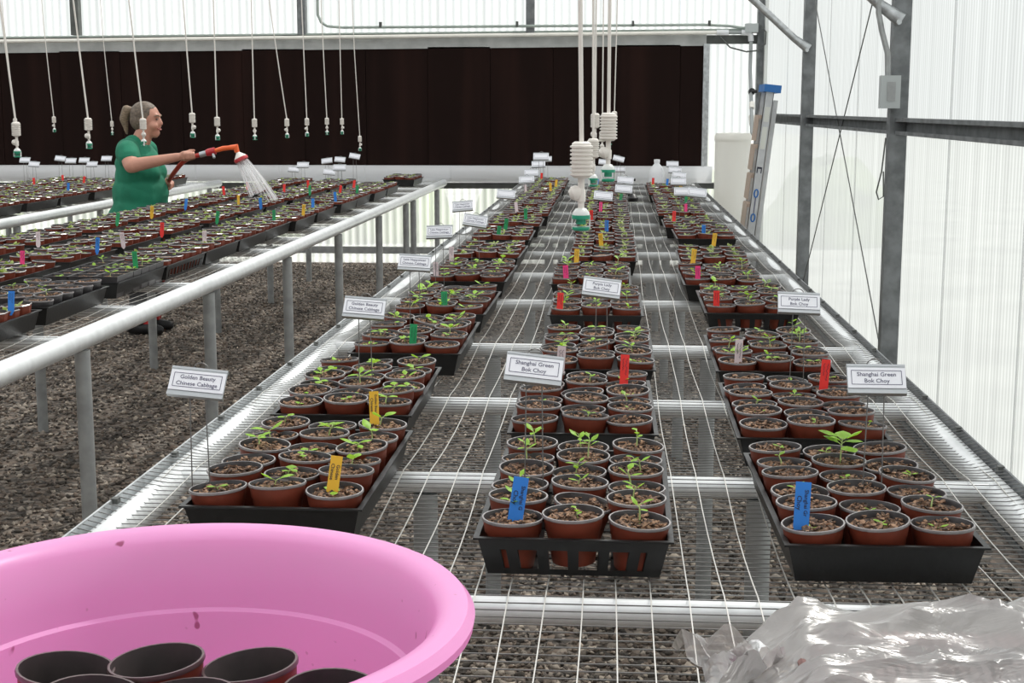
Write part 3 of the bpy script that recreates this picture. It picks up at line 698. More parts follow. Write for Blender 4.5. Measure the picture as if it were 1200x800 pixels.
# ================================================================== SIGNS
def sign_parts():
    W, H = .093, .036
    pl = MB().box(-W / 2, W / 2, -.001, .001, -H / 2 - .004, H / 2 + .004).box(-W / 2, W / 2, -.003, .008, -H / 2 - .009, -H / 2 - .004).box(-W / 2, W / 2, -.002, .007, H / 2 + .002, H / 2 + .006)
    cd_ = MB().box(-W / 2 + .001, W / 2 - .001, -.0032, -.0014, -H / 2, H / 2 - .001)
    bd = MB(); w2, h2, t = W / 2 - .007, H / 2 - .006, .0005
    for a in (bd.box(-w2, w2, -.0036, -.0033, h2 - t, h2 + t), bd.box(-w2, w2, -.0036, -.0033, -h2 - t, -h2 + t), bd.box(-w2 - t, -w2 + t, -.0036, -.0033, -h2, h2), bd.box(w2 - t, w2 + t, -.0036, -.0033, -h2, h2)): pass
    return pl.mesh('plate', 'sign_metal'), cd_.mesh('card', 'sign_card'), bd.mesh('card_border', 'print_dark')
SP = sign_parts()
WORDS = {'G': ('Golden Beauty', 'Chinese Cabbage'), 'S': ('Shanghai Green', 'Bok Choy'), 'P': ('Purple Lady', 'Bok Choy'), 'T': ('Late Napponsan', 'Chinese Cabbage')}
def sign(x, y, z, roll, code, tilt=34):
    wh, _ = where(x, y)
    txt = f"sign reading {' '.join(WORDS[code])} above {wh}" if code else f"white plant sign on wire above {wh}"
    if x < -3.5:
        USED['far'] = USED.get('far', 0) + 1; txt = f"white plant sign above the furthest bench, {['leftmost', 'second', 'third', 'fourth', 'fifth', 'sixth', 'rightmost'][USED['far'] - 1]} from the left".replace('most from the left', 'most of the row')
    zs = .895
    s = thing('plant_sign', (x, y, zs), unique(txt, ['further back', 'rearmost of them', 'highest of them']), 'sign', 'plant name signs')
    h = z - zs
    b = link('plate', SP[0], s, (0, 0, h), (R(-tilt), R(-roll), 0))
    link('card', SP[1], b); link('card_border', SP[2], b)
    if code:
        for i, t in enumerate(WORDS[code]):
            link('lettering', text_mesh(t, .0098), b, (0, -.0037, .0052 - .0112 * i), (R(90), 0, 0))
    wm = MB(); d = .0125; bk = .006
    c, sn = math.cos(R(tilt)), math.sin(R(tilt))
    zl, zt = h - .018 * c, h + .020 * c; yl, yt = -.018 * sn * 1 + bk, .020 * sn + bk
    pth = [(-d * 1.25, 0, -.045), (-d, yl, zl), (-d, yt, zt)]
    arc = [(-d * math.cos(a), yt + .004, zt + .011 * math.sin(a)) for a in [math.pi * k / 8 for k in range(1, 8)]]
    pth = pth + arc + [(d, yt, zt), (d, yl, zl), (d * 1.25, 0, -.045)]
    wm.tube(pth, .0011, 5, 0, False).obj('wire_stake', 'stake_wire', s, True)
    return s
SIGNS = [(-0.677, 2.288, 1.059, -5, 'G'), (-0.549, 3.143, 1.067, -4, 'G'), (-0.565, 4.068, 1.07, -3, 'T'), (-0.617, 5.085, 1.072, 2, 'T'), (-0.675, 6.423, 1.074, 5, 'T'), (-0.538, 5.59, 1.073, -8, 'T'), (-0.549, 7.323, 1.075, -4, ''), (-0.127, 2.3, 1.087, -6, 'S'), (-0.03, 3.53, 1.069, -7, 'P'), (-0.058, 7.179, 1.077, -5, ''), (0.42, 2.317, 1.074, 0, 'S'), (0.409, 3.226, 1.076, -2, 'P'), (-0.534, 8.778, 1.078, 4, ''), (-0.533, 9.294, 1.097, 0, ''), (-0.52, 9.875, 1.129, 3, ''), (-0.447, 8.778, 1.216, 0, ''), (-0.576, 12.154, 1.086, 2, ''), (0.046, 7.9, 1.072, -4, ''), (0.058, 8.316, 1.098, -5, ''), (0.034, 12.154, 1.003, 0, ''), (0.026, 12.0, 1.095, -14, ''), (-0.094, 12.2, 1.06, -6, ''), (0.401, 7.182, 1.095, -6, ''), (0.363, 7.9, 1.059, 0, ''), (0.377, 8.778, 1.071, -1, ''), (0.429, 9.875, 1.058, -6, ''), (0.427, 10.533, 1.065, -3, ''), (0.437, 11.286, 1.079, -1, ''), (-2.751, 12.344, 0.987, -5, ''), (-2.44, 11.286, 1.065, 0, ''), (-2.423, 12.154, 1.067, 8, ''), (-2.232, 11.286, 1.012, -5, ''), (-2.007, 10.533, 1.076, 0, ''), (-2.358, 12.4, 1.069, -4, ''), (-2.23, 12.4, 1.098, -10, ''), (-5.11, 12.344, 1.061, 0, ''), (-4.953, 12.154, 1.032, -4, ''), (-4.876, 12.55, 1.067, -6, ''), (-4.63, 12.154, 1.062, 0, ''), (-4.623, 12.45, 1.056, 0, ''), (-4.446, 12.154, 1.034, 0, ''), (-4.423, 12.45, 1.071, 0, '')]
for a in sorted(SIGNS, key=lambda a: a[1] if a[0] > -3.5 else 100 + a[0] / a[1]): sign(*a)

# ================================================================== TAGS
TAGM = {}
for c in ('yellow', 'green', 'white', 'blue', 'red', 'pink'):
    m = MB(); m.add([(-.0095, -.0006, .032), (.0095, -.0006, .032), (.0095, -.0006, -.044), (.003, -.0006, -.060), (-.003, -.0006, -.060), (-.0095, -.0006, -.044),
                     (-.0095, .0006, .032), (.0095, .0006, .032), (.0095, .0006, -.044), (.003, .0006, -.060), (-.003, .0006, -.060), (-.0095, .0006, -.044)],
                    [(0, 5, 4, 3, 2, 1), (6, 7, 8, 9, 10, 11)] + [(i, (i + 1) % 6, (i + 1) % 6 + 6, i + 6) for i in range(6)])
    TAGM[c] = m.mesh('plant_tag', 'tag_' + c)
def scribble(seed):
    r = random.Random(seed); m = MB()
    for x in (-.0035, .0035):
        z = .024; p = []
        while z > (-.014 if x > 0 else -.004): p.append((x + r.uniform(-.0022, .0022), -.0011, z)); z -= .0018
        m.tube(p, .0005, 4, 0, False)
    return m.mesh('handwriting', 'ink')
SCR = [scribble(i) for i in range(3)]
TAGS = [('yellow', -0.447, 2.146), ('yellow', -0.46, 2.841), ('yellow', -0.48, 10.811), ('yellow', -0.457, 11.322), ('yellow', -0.148, 5.689), ('yellow', -0.061, 6.423), ('yellow', 0.311, 5.79), ('yellow', 0.441, 6.591), ('yellow', 0.481, 10.759), ('yellow', -2.616, 8.065), ('yellow', -2.422, 9.202), ('yellow', -1.79, 8.271), ('green', -0.52, 3.60), ('green', -0.524, 4.346), ('green', -0.558, 6.9), ('green', -0.545, 7.271), ('green', -0.492, 8.009), ('green', 0.04, 9.657), ('green', 0.459, 9.498), ('green', -1.85, 5.473), ('green', -2.63, 7.534), ('green', -2.19, 7.757), ('green', -1.85, 7.788), ('green', -2.19, 10.338), ('green', -1.85, 10.366), ('white', -0.651, 5.757), ('white', -0.655, 5.212), ('white', -0.583, 8.578), ('white', -0.65, 10.559), ('white', -0.12, 3.379), ('white', 0.303, 3.372), ('white', -2.576, 6.377), ('white', -2.19, 6.323), ('white', -1.85, 6.437), ('blue', -0.141, 1.993), ('blue', -0.04, 7.197), ('blue', -0.143, 11.616), ('blue', 0.282, 2.01), ('blue', 0.432, 7.021), ('blue', 0.408, 11.518), ('blue', -1.82, 4.238), ('blue', -2.21, 6.062), ('blue', -2.624, 8.753), ('blue', -2.19, 8.871), ('blue', -1.85, 8.816), ('blue', -1.85, 9.532), ('blue', -4.051, 10.558), ('red', -0.63, 12.482), ('red', 0.025, 3.181), ('red', -0.165, 4.253), ('red', -0.128, 7.902), ('red', 0.46, 3.148), ('red', 0.318, 4.346), ('red', 0.318, 7.869), ('red', 0.30, 11.644), ('red', -2.19, 6.895), ('red', -2.777, 10.183), ('red', -2.754, 10.773), ('red', -2.431, 10.553), ('red', -2.354, 11.056), ('red', -1.969, 10.353), ('red', -2.001, 11.081), ('red', -4.688, 11.436), ('red', -4.70, 12.041), ('red', -4.32, 11.611), ('pink', -0.175, 5.05), ('pink', -0.084, 8.614), ('pink', 0.30, 5.109), ('pink', 0.416, 8.573), ('pink', -2.295, 5.469)]
HAND = {0: ('Golden', 'Chinese'), 1: ('Golden Beauty', 'Chinese'), 34: ('Shanghai G', 'Choy'), 37: ('Shanghai Gr', 'Choy')}
for i, (c, x, y) in sorted(enumerate(TAGS), key=lambda q: q[1][2]):
    wh, (ci, ti, tx, ty) = where(x, y + .04)
    yy = min(max(y, ty + (.052 if y < 2.2 else .030)), ty + TL - .04); z = .929 - .014 * min(1, max(0, (yy - y) / .08))
    big = 1.2 if c == 'blue' and y < 2.2 else 1.0
    lean = R(8) if c == 'blue' and x < 0 and y < 2.2 else rnd.uniform(-.12, .12)
    t = link('plant_tag', TAGM[c], None, (x, yy, z), (R(-8) + rnd.uniform(-.1, .1), lean, rnd.uniform(-.3, .3) if y > 2.2 else 0), (big, 1, big if y < 4 else .8))
    cw = {'white': 'pale pink'}.get(c, c)
    tag(t, unique(f"{cw} plastic plant tag in {wh}", ['the rear one', 'the third one']), 'plant tag', 'coloured plant tags')
    if i in HAND:
        for k_, s_ in enumerate(HAND[i]):
            link('handwriting', text_mesh(s_, .0082 if len(s_) < 9 else .0068, 'ink'), t, (.0042 - .0085 * k_, -.0012, .006), (R(90), R(90), 0))
    elif yy < 8.5: link('handwriting', SCR[i % 3], t)

# ================================================================== MISTERS
def mister_meshes():
    pr = [(.0055, .052)]
    n = 8
    pr = [(.0001, .0), (.011, .0)]
    for i in range(n):
        z = .003 + i * .0058; pr += [(.0142, z), (.0168, z + .001), (.0168, z + .0032), (.0142, z + .0042)]
    pr += [(.014, .0505), (.010, .053), (.0001, .053)]
    wt = MB().lathe(pr, 20)
    vl = MB().lathe([(.0001, -.045), (.0045, -.045), (.0045, -.036), (.0065, -.034), (.0065, -.018), (.0050, -.016), (.0050, -.002), (.0062, 0), (.0001, 0.001)], 12)
    vl.lathe([(.0001, -.010), (.006, -.0095), (.011, -.004), (.011, .003), (.006, .009), (.0001, .010)], 12, M=Matrix.Translation((-.008, 0, -.022)) @ Matrix.Rotation(R(70), 4, 'Y'))
    nz = MB().lathe([(.0001, -.068), (.0075, -.068), (.0075, -.058), (.0140, -.0600), (.0140, -.0545), (.0001, -.054)], 14).lathe([(.0001, -.078), (.011, -.0775), (.0135, -.075), (.0135, -.072), (.0001, -.071)], 14)
    cg = MB().lathe([(.004, -.044), (.008, -.045), (.0125, -.051), (.0130, -.0545)], 14)
    for s_ in (-1, 1): cg.box(s_ * .013 - .001, s_ * .013 + .001, -.003, .003, -.075, -.056)
    return wt.mesh('weight', 'mister_body', True), vl.mesh('check_valve', 'mister_body', True), nz.mesh('nozzle', 'mister_green', True), cg.mesh('nozzle_cage', 'clear_plastic', True)
MM = mister_meshes()
def mister(x, y, z, label, lean=0.0, bend=0.0, yaw=0):
    t = thing('hanging_mister', (x, y, z), label, 'misting nozzle', 'hanging misters', (0, 0, yaw))
    for n_, me in zip(('weight', 'check_valve', 'nozzle', 'nozzle_cage'), MM): link(n_, me, t)
    MB().tube([(0, 0, .05), (lean * .25 + bend, 0, .35), (lean * .6 + bend, 0, .8), (lean, 0, 1.75)], .0036, 8).obj('hose', 'mister_body', t, True).rotation_euler = (0, 0, -yaw)
CM = [(-.050, 2.15, 1.399, -.02), (-.014, 2.8, 1.439, .0), (-.061, 4.0, 1.366, -.01), (-.075, 5.3, 1.43, 0), (-.03, 6.4, 1.42, 0), (-.07, 7.6, 1.33, 0), (-.01, 8.8, 1.43, .02)]
for i, (x, y, z, l) in enumerate(CM): mister(x, y, z, f"hanging mister with ribbed weight, {ORD[i]} above the right-hand bench", l, yaw=.3 * i)
LM = [(3, 5.30, 148), (92, 6.07, 141), (159, 6.8, 140), (219, 7.6, 132), (249, 8.1, 136), (294, 8.9, 137), (333, 9.8, 136), (357, 10.4, 135), (381, 11.2, 134), (399, 11.8, 134), (420, 12.6, 154)]
for i, (px, y, py) in enumerate(LM):
    x = (px - 722) / 1700 * y * 1.0; z = CZ - (py + 12 - 127) * (y * 1.01) / 1723
    mister(x + .02, y, z, f"hanging mister, {ORD[i]} from the front above the left-hand bench", (-.10, -.10, -.10, -.06, 0, 0, -.16, -.03, -.04, -.01, -.06)[i], yaw=i)
for i, (x, y, z) in enumerate(((-4.72, 11.25, 1.37), (-4.70, 12.0, 1.38), (-4.73, 13.5, 1.33), (-5.02, 9.2, 1.40))):
    mister(x, y, z, f"hanging mister, {ORD[i]} from the left edge above the furthest bench", -.08, yaw=i)

# ================================================================== TANK, LADDER
tk = thing('sump_tank', (1.035, 13.05, 0), 'tall white plastic sump barrel at the far right corner', 'barrel')
MB().lathe([(.0001, 0), (.15, 0), (.157, .02), (.160, .5), (.157, 1.20), (.155, 1.24)], 28).obj('barrel_body', 'tank_white', tk, True)
MB().lathe([(.161, 1.215), (.163, 1.225), (.163, 1.26), (.150, 1.285), (.0001, 1.29)], 28).obj('lid', 'tank_white', tk, True)

ld = thing('stepladder', (1.06, 12.0, 0), 'folded aluminium stepladder with blue top leaning by the right wall', 'ladder', rot=(0, R(6.2), 0))
for y in (0, .40):
    MB().box(-.035, .035, y, y + .022, 0, 1.66).box(-.035, -.030, y, y + .03, 0, 1.66).box(.030, .035, y, y + .03, 0, 1.66).obj('rail', 'ladder_alu', ld)
for y in (.03, .37): MB().box(.045, .078, y, y + .02, 0, 1.58).obj('rear_leg', 'ladder_alu', ld)
for i in range(6): MB().box(-.055, .03, .022, .40, .22 + .24 * i, .25 + .24 * i).box(-.060, -.055, .03, .39, .04 + .24 * i, .245 + .24 * i).obj('step', 'step_brown', ld)
MB().box(-.05, .085, -.03, .45, 1.64, 1.70).obj('top_cap', 'ladder_blue', ld)
for z0, z1 in ((1.40, 1.52), (1.18, 1.36)): MB().box(-.02, .02, -.003, -.0005, z0, z1).obj('sticker', 'sticker', ld)
def ring(z):
    return MB().tube([(.016 * math.cos(a), -.003, z + .032 * math.sin(a)) for a in [2 * math.pi * k / 14 for k in range(15)]], .006, 5, 0, False)
ring(.62).merge(ring(.82)).obj('blue_logo', 'ladder_blue', ld)
MB().box(-.004, .004, -.003, -.001, .65, .79).obj('logo_bar', 'print_dark', ld)
MB().box(-.02, .02, -.003, -.001, 1.02, 1.035).box(-.02, -.012, -.003, -.001, .985, 1.02).box(.012, .02, -.003, -.001, .985, 1.02).obj('size_mark', 'ink', ld)

# white jug and black hose tap at the far end of the right bench
jg = thing('white_jug', (.345, 12.25, BZ), 'white plastic jug standing behind the far trays', 'jug')
m = MB().box(-.055, .055, -.05, .05, .003, .19); m.v = [(x * (1 if z < .1 else .78), y * (1 if z < .1 else .78), z) for x, y, z in m.v]
MB().lathe([(.062, .003), (.064, .02), (.064, .15), (.050, .20), (.022, .235), (.022, .25)], 12).obj('jug_body', 'pvc_white', jg, True)
MB().lathe([(.025, .245), (.025, .27), (.0001, .272)], 10).obj('cap', 'pvc_white', jg, True)
MB().tube([(.04, -.045, .20), (.055, -.06, .16), (.055, -.062, .11), (.05, -.055, .08)], .008, 6).obj('handle', 'pvc_white', jg, True)
tp = thing('hand_tool', (.09, 10.9, BZ), 'black T-handled tool lying between the far trays', 'tool')
MB().tube([(-.06, 0, .16), (.06, 0, .165)], .010, 8).obj('handle', 'black_plastic', tp, True)
MB().tube([(0, 0, .16), (.005, 0, .08), (.02, 0, .02)], .008, 8).obj('shaft', 'black_plastic', tp, True)
MB().lathe([(.0001, .002), (.04, .003), (.045, .03), (.02, .06), (.0001, .065)], 10, M=Matrix.Translation((.04, 0, 0))).obj('head', 'black_plastic', tp, True)

# ================================================================== PINK TUB with empty pots
def tub():
    X, Y, Z = -.424, 1.308, BZ + .0055
    t = thing('pink_tub', (X, Y, Z), 'large round pink plastic tub holding empty pots in the foreground', 'tub')
    H = .205
    prof = [(.0001, 0), (.185, 0), (.198, .008), (.222, .10), (.243, .185), (.246, .196), (.266, .190), (.275, .194), (.2765, .203), (.270, .2115), (.258, .2125), (.248, .2095), (.240, .200), (.2300, .150), (.2262, .1265), (.2205, .1235), (.2120, .075), (.193, .012), (.180, .006), (.0001, .006)]
    prof = [(r_ * 1.067, z_) for r_, z_ in prof]
    MB().lathe(prof, 96).obj('tub_body', 'pink_plastic', t, True)
    # pouring notch piece on the rim
    m = MB(); n = 8; vs = []
    for i in range(n + 1):
        a = R(38) + R(10) * i / n
        for r, z in ((.2860, .2105), (.2965, .207), (.2985, .199), (.2900, .193)): vs.append((r * math.cos(a), r * math.sin(a), z))
    m.add(vs, [(4 * i + k, 4 * i + 4 + k, 4 * i + 5 + k, 4 * i + 1 + k) for i in range(n) for k in range(3)] + [(0, 1, 2, 3), (4 * n + 3, 4 * n + 2, 4 * n + 1, 4 * n)]).obj('rim_tab', 'pink_plastic', t, True)
    spots = [(-.114, .003, .060, 3, 5, 'leftmost at the back'), (-.014, .022, .064, 2, -4, 'second from the left at the back'), (.082, .022, .062, 5, 4, 'third from the left at the back'), (.158, -.020, .058, -3, -4, 'rightmost'),
             (-.062, -.066, .064, 4, 4, 'front left'), (.036, -.064, .064, -2, 4, 'front middle')]
    for dx, dy, k_ in ((-.12, .0, 0), (-.02, .04, 1), (.07, .0, 2), (-.06, -.09, 3), (.03, -.09, 4)):
        o = link('empty_pot', POT, None, (X + dx, Y + dy, Z + .0075), (0, 0, k_), (.9, .9, .6))
        tag(o, f"brown pot at the bottom of the pink tub, {['left', 'back', 'right', 'front left', 'front right'][k_]} one under the pile", 'pot', 'empty pots in the tub')
    EP = bpy.data.meshes.new_from_object(link('tmp', pot_lathe(28).mesh('pot', ['terracotta', 'pot_lip', 'pot_inner'], True))); bpy.data.objects.remove(bpy.data.objects['tmp'])
    for dx, dy, dz, rx, ry, wd in spots:
        o = link('empty_pot', EP, None, (X + dx, Y + dy, Z + dz), (R(rx), R(ry), rnd.uniform(0, 6)), (1.0, 1.0, 1.15))
        tag(o, f"empty brown plastic pot, {wd} inside the pink tub", 'pot', 'empty pots in the tub')
tub()

# ================================================================== BAG OF POTS
def bag():
    x0, x1, ya, yb = .135, .70, 1.30, 1.76; nx, ny = 90, 64
    def top(x, y):
        u = (x - x0) / (x1 - x0); v = (y - ya) / (yb - ya)
        e = min(1, u / .16) ** .6 * min(1, max(0, 1 - u) / .06) ** .5 * min(1, v / .12) ** .5 * min(1, (1 - v) / .16) ** .5
        st = .088 + .020 * max(0, math.cos((v - .78) * 9)) + .014 * max(0, math.cos((v - .38) * 10))
        f = noise.noise(Vector((x * 5 + y * 4, y * 12 - x * 2, 1.3))) * .016 + (1 - abs(noise.noise(Vector((x * 7 - y * 6, y * 17 + x * 5, 5.3))))) ** 3 * .022 + (1 - abs(noise.noise(Vector((x * 9 + y * 14, y * 20 - x * 8, 8.0))))) ** 4 * .007 - .016
        return max(0, e) * (st + f)
    b = thing('plastic_bag', ((x0 + x1) / 2, (ya + yb) / 2, BZ), 'crumpled clear plastic bag of stacked pots lying on the mesh', 'bag')
    inv = Matrix.Translation((-(x0 + x1) / 2, -(ya + yb) / 2, -BZ))
    vs = [(x0 + (x1 - x0) * i / nx, ya + (yb - ya) * j / ny, BZ + .006 + top(x0 + (x1 - x0) * i / nx, ya + (yb - ya) * j / ny)) for j in range(ny + 1) for i in range(nx + 1)]
    MB().add(vs, [(j * (nx + 1) + i, j * (nx + 1) + i + 1, (j + 1) * (nx + 1) + i + 1, (j + 1) * (nx + 1) + i) for j in range(ny) for i in range(nx)]).xf(inv).obj('film', 'bag_film', b, True)
    m = MB(); n = 16; q = 12; vs = []                       # twisted open end
    for j in range(q + 1):
        for i in range(n + 1):
            s = j / q; t = i / n - .5
            wd = .035 + .26 * s
            px = x0 + .045 - .085 * s + .02 * math.cos(t * 5); py = 1.60 + t * wd + .10 * s
            pz = BZ + .05 * (1 - s) + .022 + .020 * noise.noise(Vector((t * 9, s * 3, 2))) * (1 + s) + .012 * math.sin(t * 26 + s * 4) * (1 - .4 * s)
            vs.append((px, py - .06 * s, max(BZ + .008, pz)))
    m.add(vs, [(j * (n + 1) + i, j * (n + 1) + i + 1, (j + 1) * (n + 1) + i + 1, (j + 1) * (n + 1) + i) for j in range(q) for i in range(n)])
    m.xf(inv).obj('open_end', 'bag_film', b, True)
    for k_, (y, xs0, r, wd) in enumerate(((1.66, .24, .036, 'rear'), (1.56, .21, .038, 'middle'), (1.455, .20, .036, 'front'))):
        pr = []
        for i in range(34):
            pr += [(r * .90, i * .013), (r * 1.0, i * .013 + .004), (r * 1.0, i * .013 + .008), (r * .90, i * .013 + .009)]
        o = MB().lathe(pr, 18).obj('nested_pots', 'pot_stack', None, True)
        o.location = (xs0, y, BZ + .045); o.rotation_euler = (0, R(90), 0)
        tag(o, f"stack of nested brown pots lying in the clear bag, {wd} stack", 'pot stack', 'pot stacks in the bag')
bag()

# ================================================================== PERSON
def capsule(m, p0, r0, p1, r1, n=12, q=5):
    p0, p1 = Vector(p0), Vector(p1); t = (p1 - p0); L = t.length; t.normalize()
    a = t.orthogonal().normalized(); b = t.cross(a); vs = []; rings = []
    prof = [(-r0 * math.cos(math.pi / 2 * i / q), r0 * math.sin(math.pi / 2 * i / q)) for i in range(1, q + 1)] + [(L + r1 * math.sin(math.pi / 2 * i / q), r1 * math.cos(math.pi / 2 * i / q)) for i in range(0, q)]
    vs.append(p0 - t * r0)
    for z, r in prof:
        for k_ in range(n):
            an = 2 * math.pi * k_ / n; vs.append(p0 + t * z + (a * math.cos(an) + b * math.sin(an)) * r)
    vs.append(p1 + t * r1); fs = [(0, 1 + (k_ + 1) % n, 1 + k_) for k_ in range(n)]
    for i in range(len(prof) - 1):
        for k_ in range(n): fs.append((1 + i * n + k_, 1 + i * n + (k_ + 1) % n, 1 + (i + 1) * n + (k_ + 1) % n, 1 + (i + 1) * n + k_))
    e = 1 + (len(prof) - 1) * n; last = len(vs) - 1
    fs += [(e + k_, e + (k_ + 1) % n, last) for k_ in range(n)]
    m.add(vs, fs)
def ellip(m, c, r, n=16, q=10, M=None):
    c = Vector(c); o = MB(); pr = []
    vs = [Vector((0, 0, -1))] + [Vector((math.sin(math.pi * i / q) * math.cos(2 * math.pi * k_ / n), math.sin(math.pi * i / q) * math.sin(2 * math.pi * k_ / n), -math.cos(math.pi * i / q))) for i in range(1, q) for k_ in range(n)] + [Vector((0, 0, 1))]
    fs = [(0, 1 + (k_ + 1) % n, 1 + k_) for k_ in range(n)]
    for i in range(q - 2):
        for k_ in range(n): fs.append((1 + i * n + k_, 1 + i * n + (k_ + 1) % n, 1 + (i + 1) * n + (k_ + 1) % n, 1 + (i + 1) * n + k_))
    e = 1 + (q - 2) * n; fs += [(e + k_, e + (k_ + 1) % n, len(vs) - 1) for k_ in range(n)]
    vv = []
    for v in vs:
        u = Vector((v.x * r[0], v.y * r[1], v.z * r[2])); vv.append(c + (M @ u if M else u))
    m.add(vv, fs)
def organic(name, m, mt, parent, voxel, smooth=6):
    o = m.obj('tmp_body', mt); md = o.modifiers.new('r', 'REMESH'); md.mode = 'VOXEL'; md.voxel_size = voxel
    s = o.modifiers.new('s', 'SMOOTH'); s.factor = .5; s.iterations = smooth
    bpy.context.view_layer.update()
    me = bpy.data.meshes.new_from_object(o.evaluated_get(bpy.context.evaluated_depsgraph_get())); me.name = name
    bpy.data.objects.remove(o); me.materials.clear(); me.materials.append(MATS[mt])
    me.polygons.foreach_set('use_smooth', [True] * len(me.polygons))
    return link(name, me, parent)
def person():
    P0 = Vector((-3.17, 9.52, 0))
    t = thing('person', P0, 'person in green T-shirt with ponytail watering pots with a red hose', 'person')
    # local frame: +x is the way the person faces, -y is the side towards the aisle (the right arm)
    b = MB()
    hd = Vector((.075, 0, 1.425)); Mh = Matrix.Rotation(R(10), 3, 'Y')
    ellip(b, hd + Vector((-.008, 0, .022)), (.092, .073, .092)); ellip(b, hd + Vector((.026, 0, -.035)), (.060, .056, .080), M=Mh)
    capsule(b, hd + Vector((.048, 0, -.090)), .030, hd + Vector((.056, 0, -.086)), .026)               # chin
    capsule(b, hd + Vector((.080, 0, .010)), .010, hd + Vector((.095, 0, -.024)), .012)                # nose
    ellip(b, hd + Vector((.052, -.040, -.038)), (.030, .026, .028)); ellip(b, hd + Vector((.052, .040, -.038)), (.030, .026, .028))   # cheeks
    capsule(b, hd + Vector((.072, -.035, .028)), .014, hd + Vector((.072, .035, .028)), .014)          # brow
    for s in (-1, 1): ellip(b, hd + Vector((-.012, s * .073, -.012)), (.018, .009, .030))              # ears
    capsule(b, hd + Vector((-.012, 0, -.06)), .056, (.010, 0, 1.25), .066)                             # neck
    capsule(b, (-.02, -.13, 1.235), .062, (-.02, .13, 1.235), .062)                                    # shoulders
    ellip(b, (0, 0, 1.08), (.135, .17, .20)); ellip(b, (.01, 0, .86), (.17, .18, .20))                 # chest, hips
    # right arm (towards the aisle)
    sh, el, wr_ = Vector((-.005, -.185, 1.215)), Vector((.052, -.285, 1.135)), Vector((.345, -.245, 1.190))
    capsule(b, sh, .066, el, .050); capsule(b, el, .049, wr_, .028)
    hv = wr_ + Vector((.055, .005, .006))
    ellip(b, hv, (.052, .024, .036)); hp = wr_ + Vector((.078, -.004, .010))
    for i, (dx, l) in enumerate(((-.030, .9), (-.008, 1.0), (.014, .95), (.034, .8))):                 # four fingers closed round the hose
        k0 = hp + Vector((dx, -.014, .020)); k1 = k0 + Vector((.006, -.020, -.010)) * l; k2 = k1 + Vector((.002, .004, -.030)) * l; k3 = k2 + Vector((-.002, .024, -.006)) * l
        for a, c in ((k0, k1), (k1, k2), (k2, k3)): capsule(b, a, .0095, c, .0088, 8, 3)
    th0 = wr_ + Vector((.045, .012, .022)); th1 = th0 + Vector((.030, .004, .018)); th2 = th1 + Vector((.034, -.006, .002))
    capsule(b, th0, .012, th1, .0105, 8, 3); capsule(b, th1, .0105, th2, .009, 8, 3)
    # left arm, bent in front of the belly
    shl, ell_, wl = Vector((-.005, .185, 1.215)), Vector((.03, .27, 1.00)), Vector((.150, .13, 1.00))
    capsule(b, shl, .064, ell_, .048); capsule(b, ell_, .046, wl, .028); ellip(b, wl + Vector((.022, -.045, .002)), (.030, .045, .030))
    for i in range(4):
        k0 = wl + Vector((.035, -.030 - .019 * i, .022 - .004 * i)); k1 = k0 + Vector((.022, -.004, -.014)); k2 = k1 + Vector((-.004, -.004, -.026)); k3 = k2 + Vector((-.020, .002, -.008))
        for a, c in ((k0, k1), (k1, k2), (k2, k3)): capsule(b, a, .0095, c, .0085, 8, 3)
    capsule(b, wl + Vector((.01, -.03, .026)), .011, wl + Vector((.03, -.07, .034)), .009, 8, 3)
    # legs
    for s in (-1, 1):
        capsule(b, (.0, s * .09, .78), .105, (.03, s * .10, .44), .070); capsule(b, (.03, s * .10, .44), .066, (.0, s * .10, .09), .043)
        capsule(b, (.0, s * .10, .05), .042, (.11, s * .105, .03), .030)
    organic('body', b, 'skin', t, .007, 5)
    # T-shirt
    s = MB()
    capsule(s, (-.022, -.135, 1.232), .076, (-.022, .135, 1.232), .076); capsule(s, (-.012, -.05, 1.262), .066, (-.012, .05, 1.262), .066)
    ellip(s, (.004, 0, 1.09), (.152, .195, .20)); ellip(s, (.055, -.075, 1.08), (.115, .095, .10)); ellip(s, (.055, .075, 1.08), (.115, .095, .10))
    ellip(s, (.012, 0, .93), (.182, .205, .20)); capsule(s, (.005, -.04, .80), .180, (.005, .04, .80), .180); ellip(s, (-.02, 0, .76), (.20, .21, .14))
    for q_ in ((sh, el), (shl, ell_)):
        d = q_[1] - q_[0]; capsule(s, q_[0], .079, q_[0] + d * .36, .073)
    so = organic('t_shirt', s, 'shirt', t, .010, 6)
    for v in so.data.vertices:                                            # soft creases and a clean hem
        c = v.co; k_ = noise.noise(Vector((c.x * 6, c.y * 6, c.z * 15))) * .010 + abs(noise.noise(Vector((c.x * 5 + c.z * 9, c.y * 5, c.z * 7)))) * .010
        v.co += v.normal * (k_ if c.z < 1.2 else k_ * .4); v.co.z = max(v.co.z, .705)
    # trousers and shoes
    tr = MB(); ellip(tr, (.0, 0, .80), (.170, .185, .14))
    for sd in (-1, 1): capsule(tr, (.0, sd * .09, .78), .118, (.03, sd * .10, .44), .085); capsule(tr, (.03, sd * .10, .44), .084, (.0, sd * .10, .12), .068)
    organic('trousers', tr, 'trousers', t, .012, 6)
    for sd in (-1, 1):
        f = MB(); capsule(f, (-.045, sd * .10, .046), .044, (.05, sd * .104, .046), .046); capsule(f, (.05, sd * .104, .044), .044, (.135, sd * .108, .036), .034)
        sh_o = organic('shoe', f, 'shoe', t, .010, 4)
        MB().box(.02, .075, sd * .104 - .03, sd * .104 + .03, .078, .100).obj('shoe_tongue', 'shoe_red', sh_o)
    # hair: cap and ponytail
    h = MB()
    ellip(h, hd + Vector((-.020, 0, .034)), (.096, .079, .090)); ellip(h, hd + Vector((-.040, 0, .0)), (.078, .077, .078))
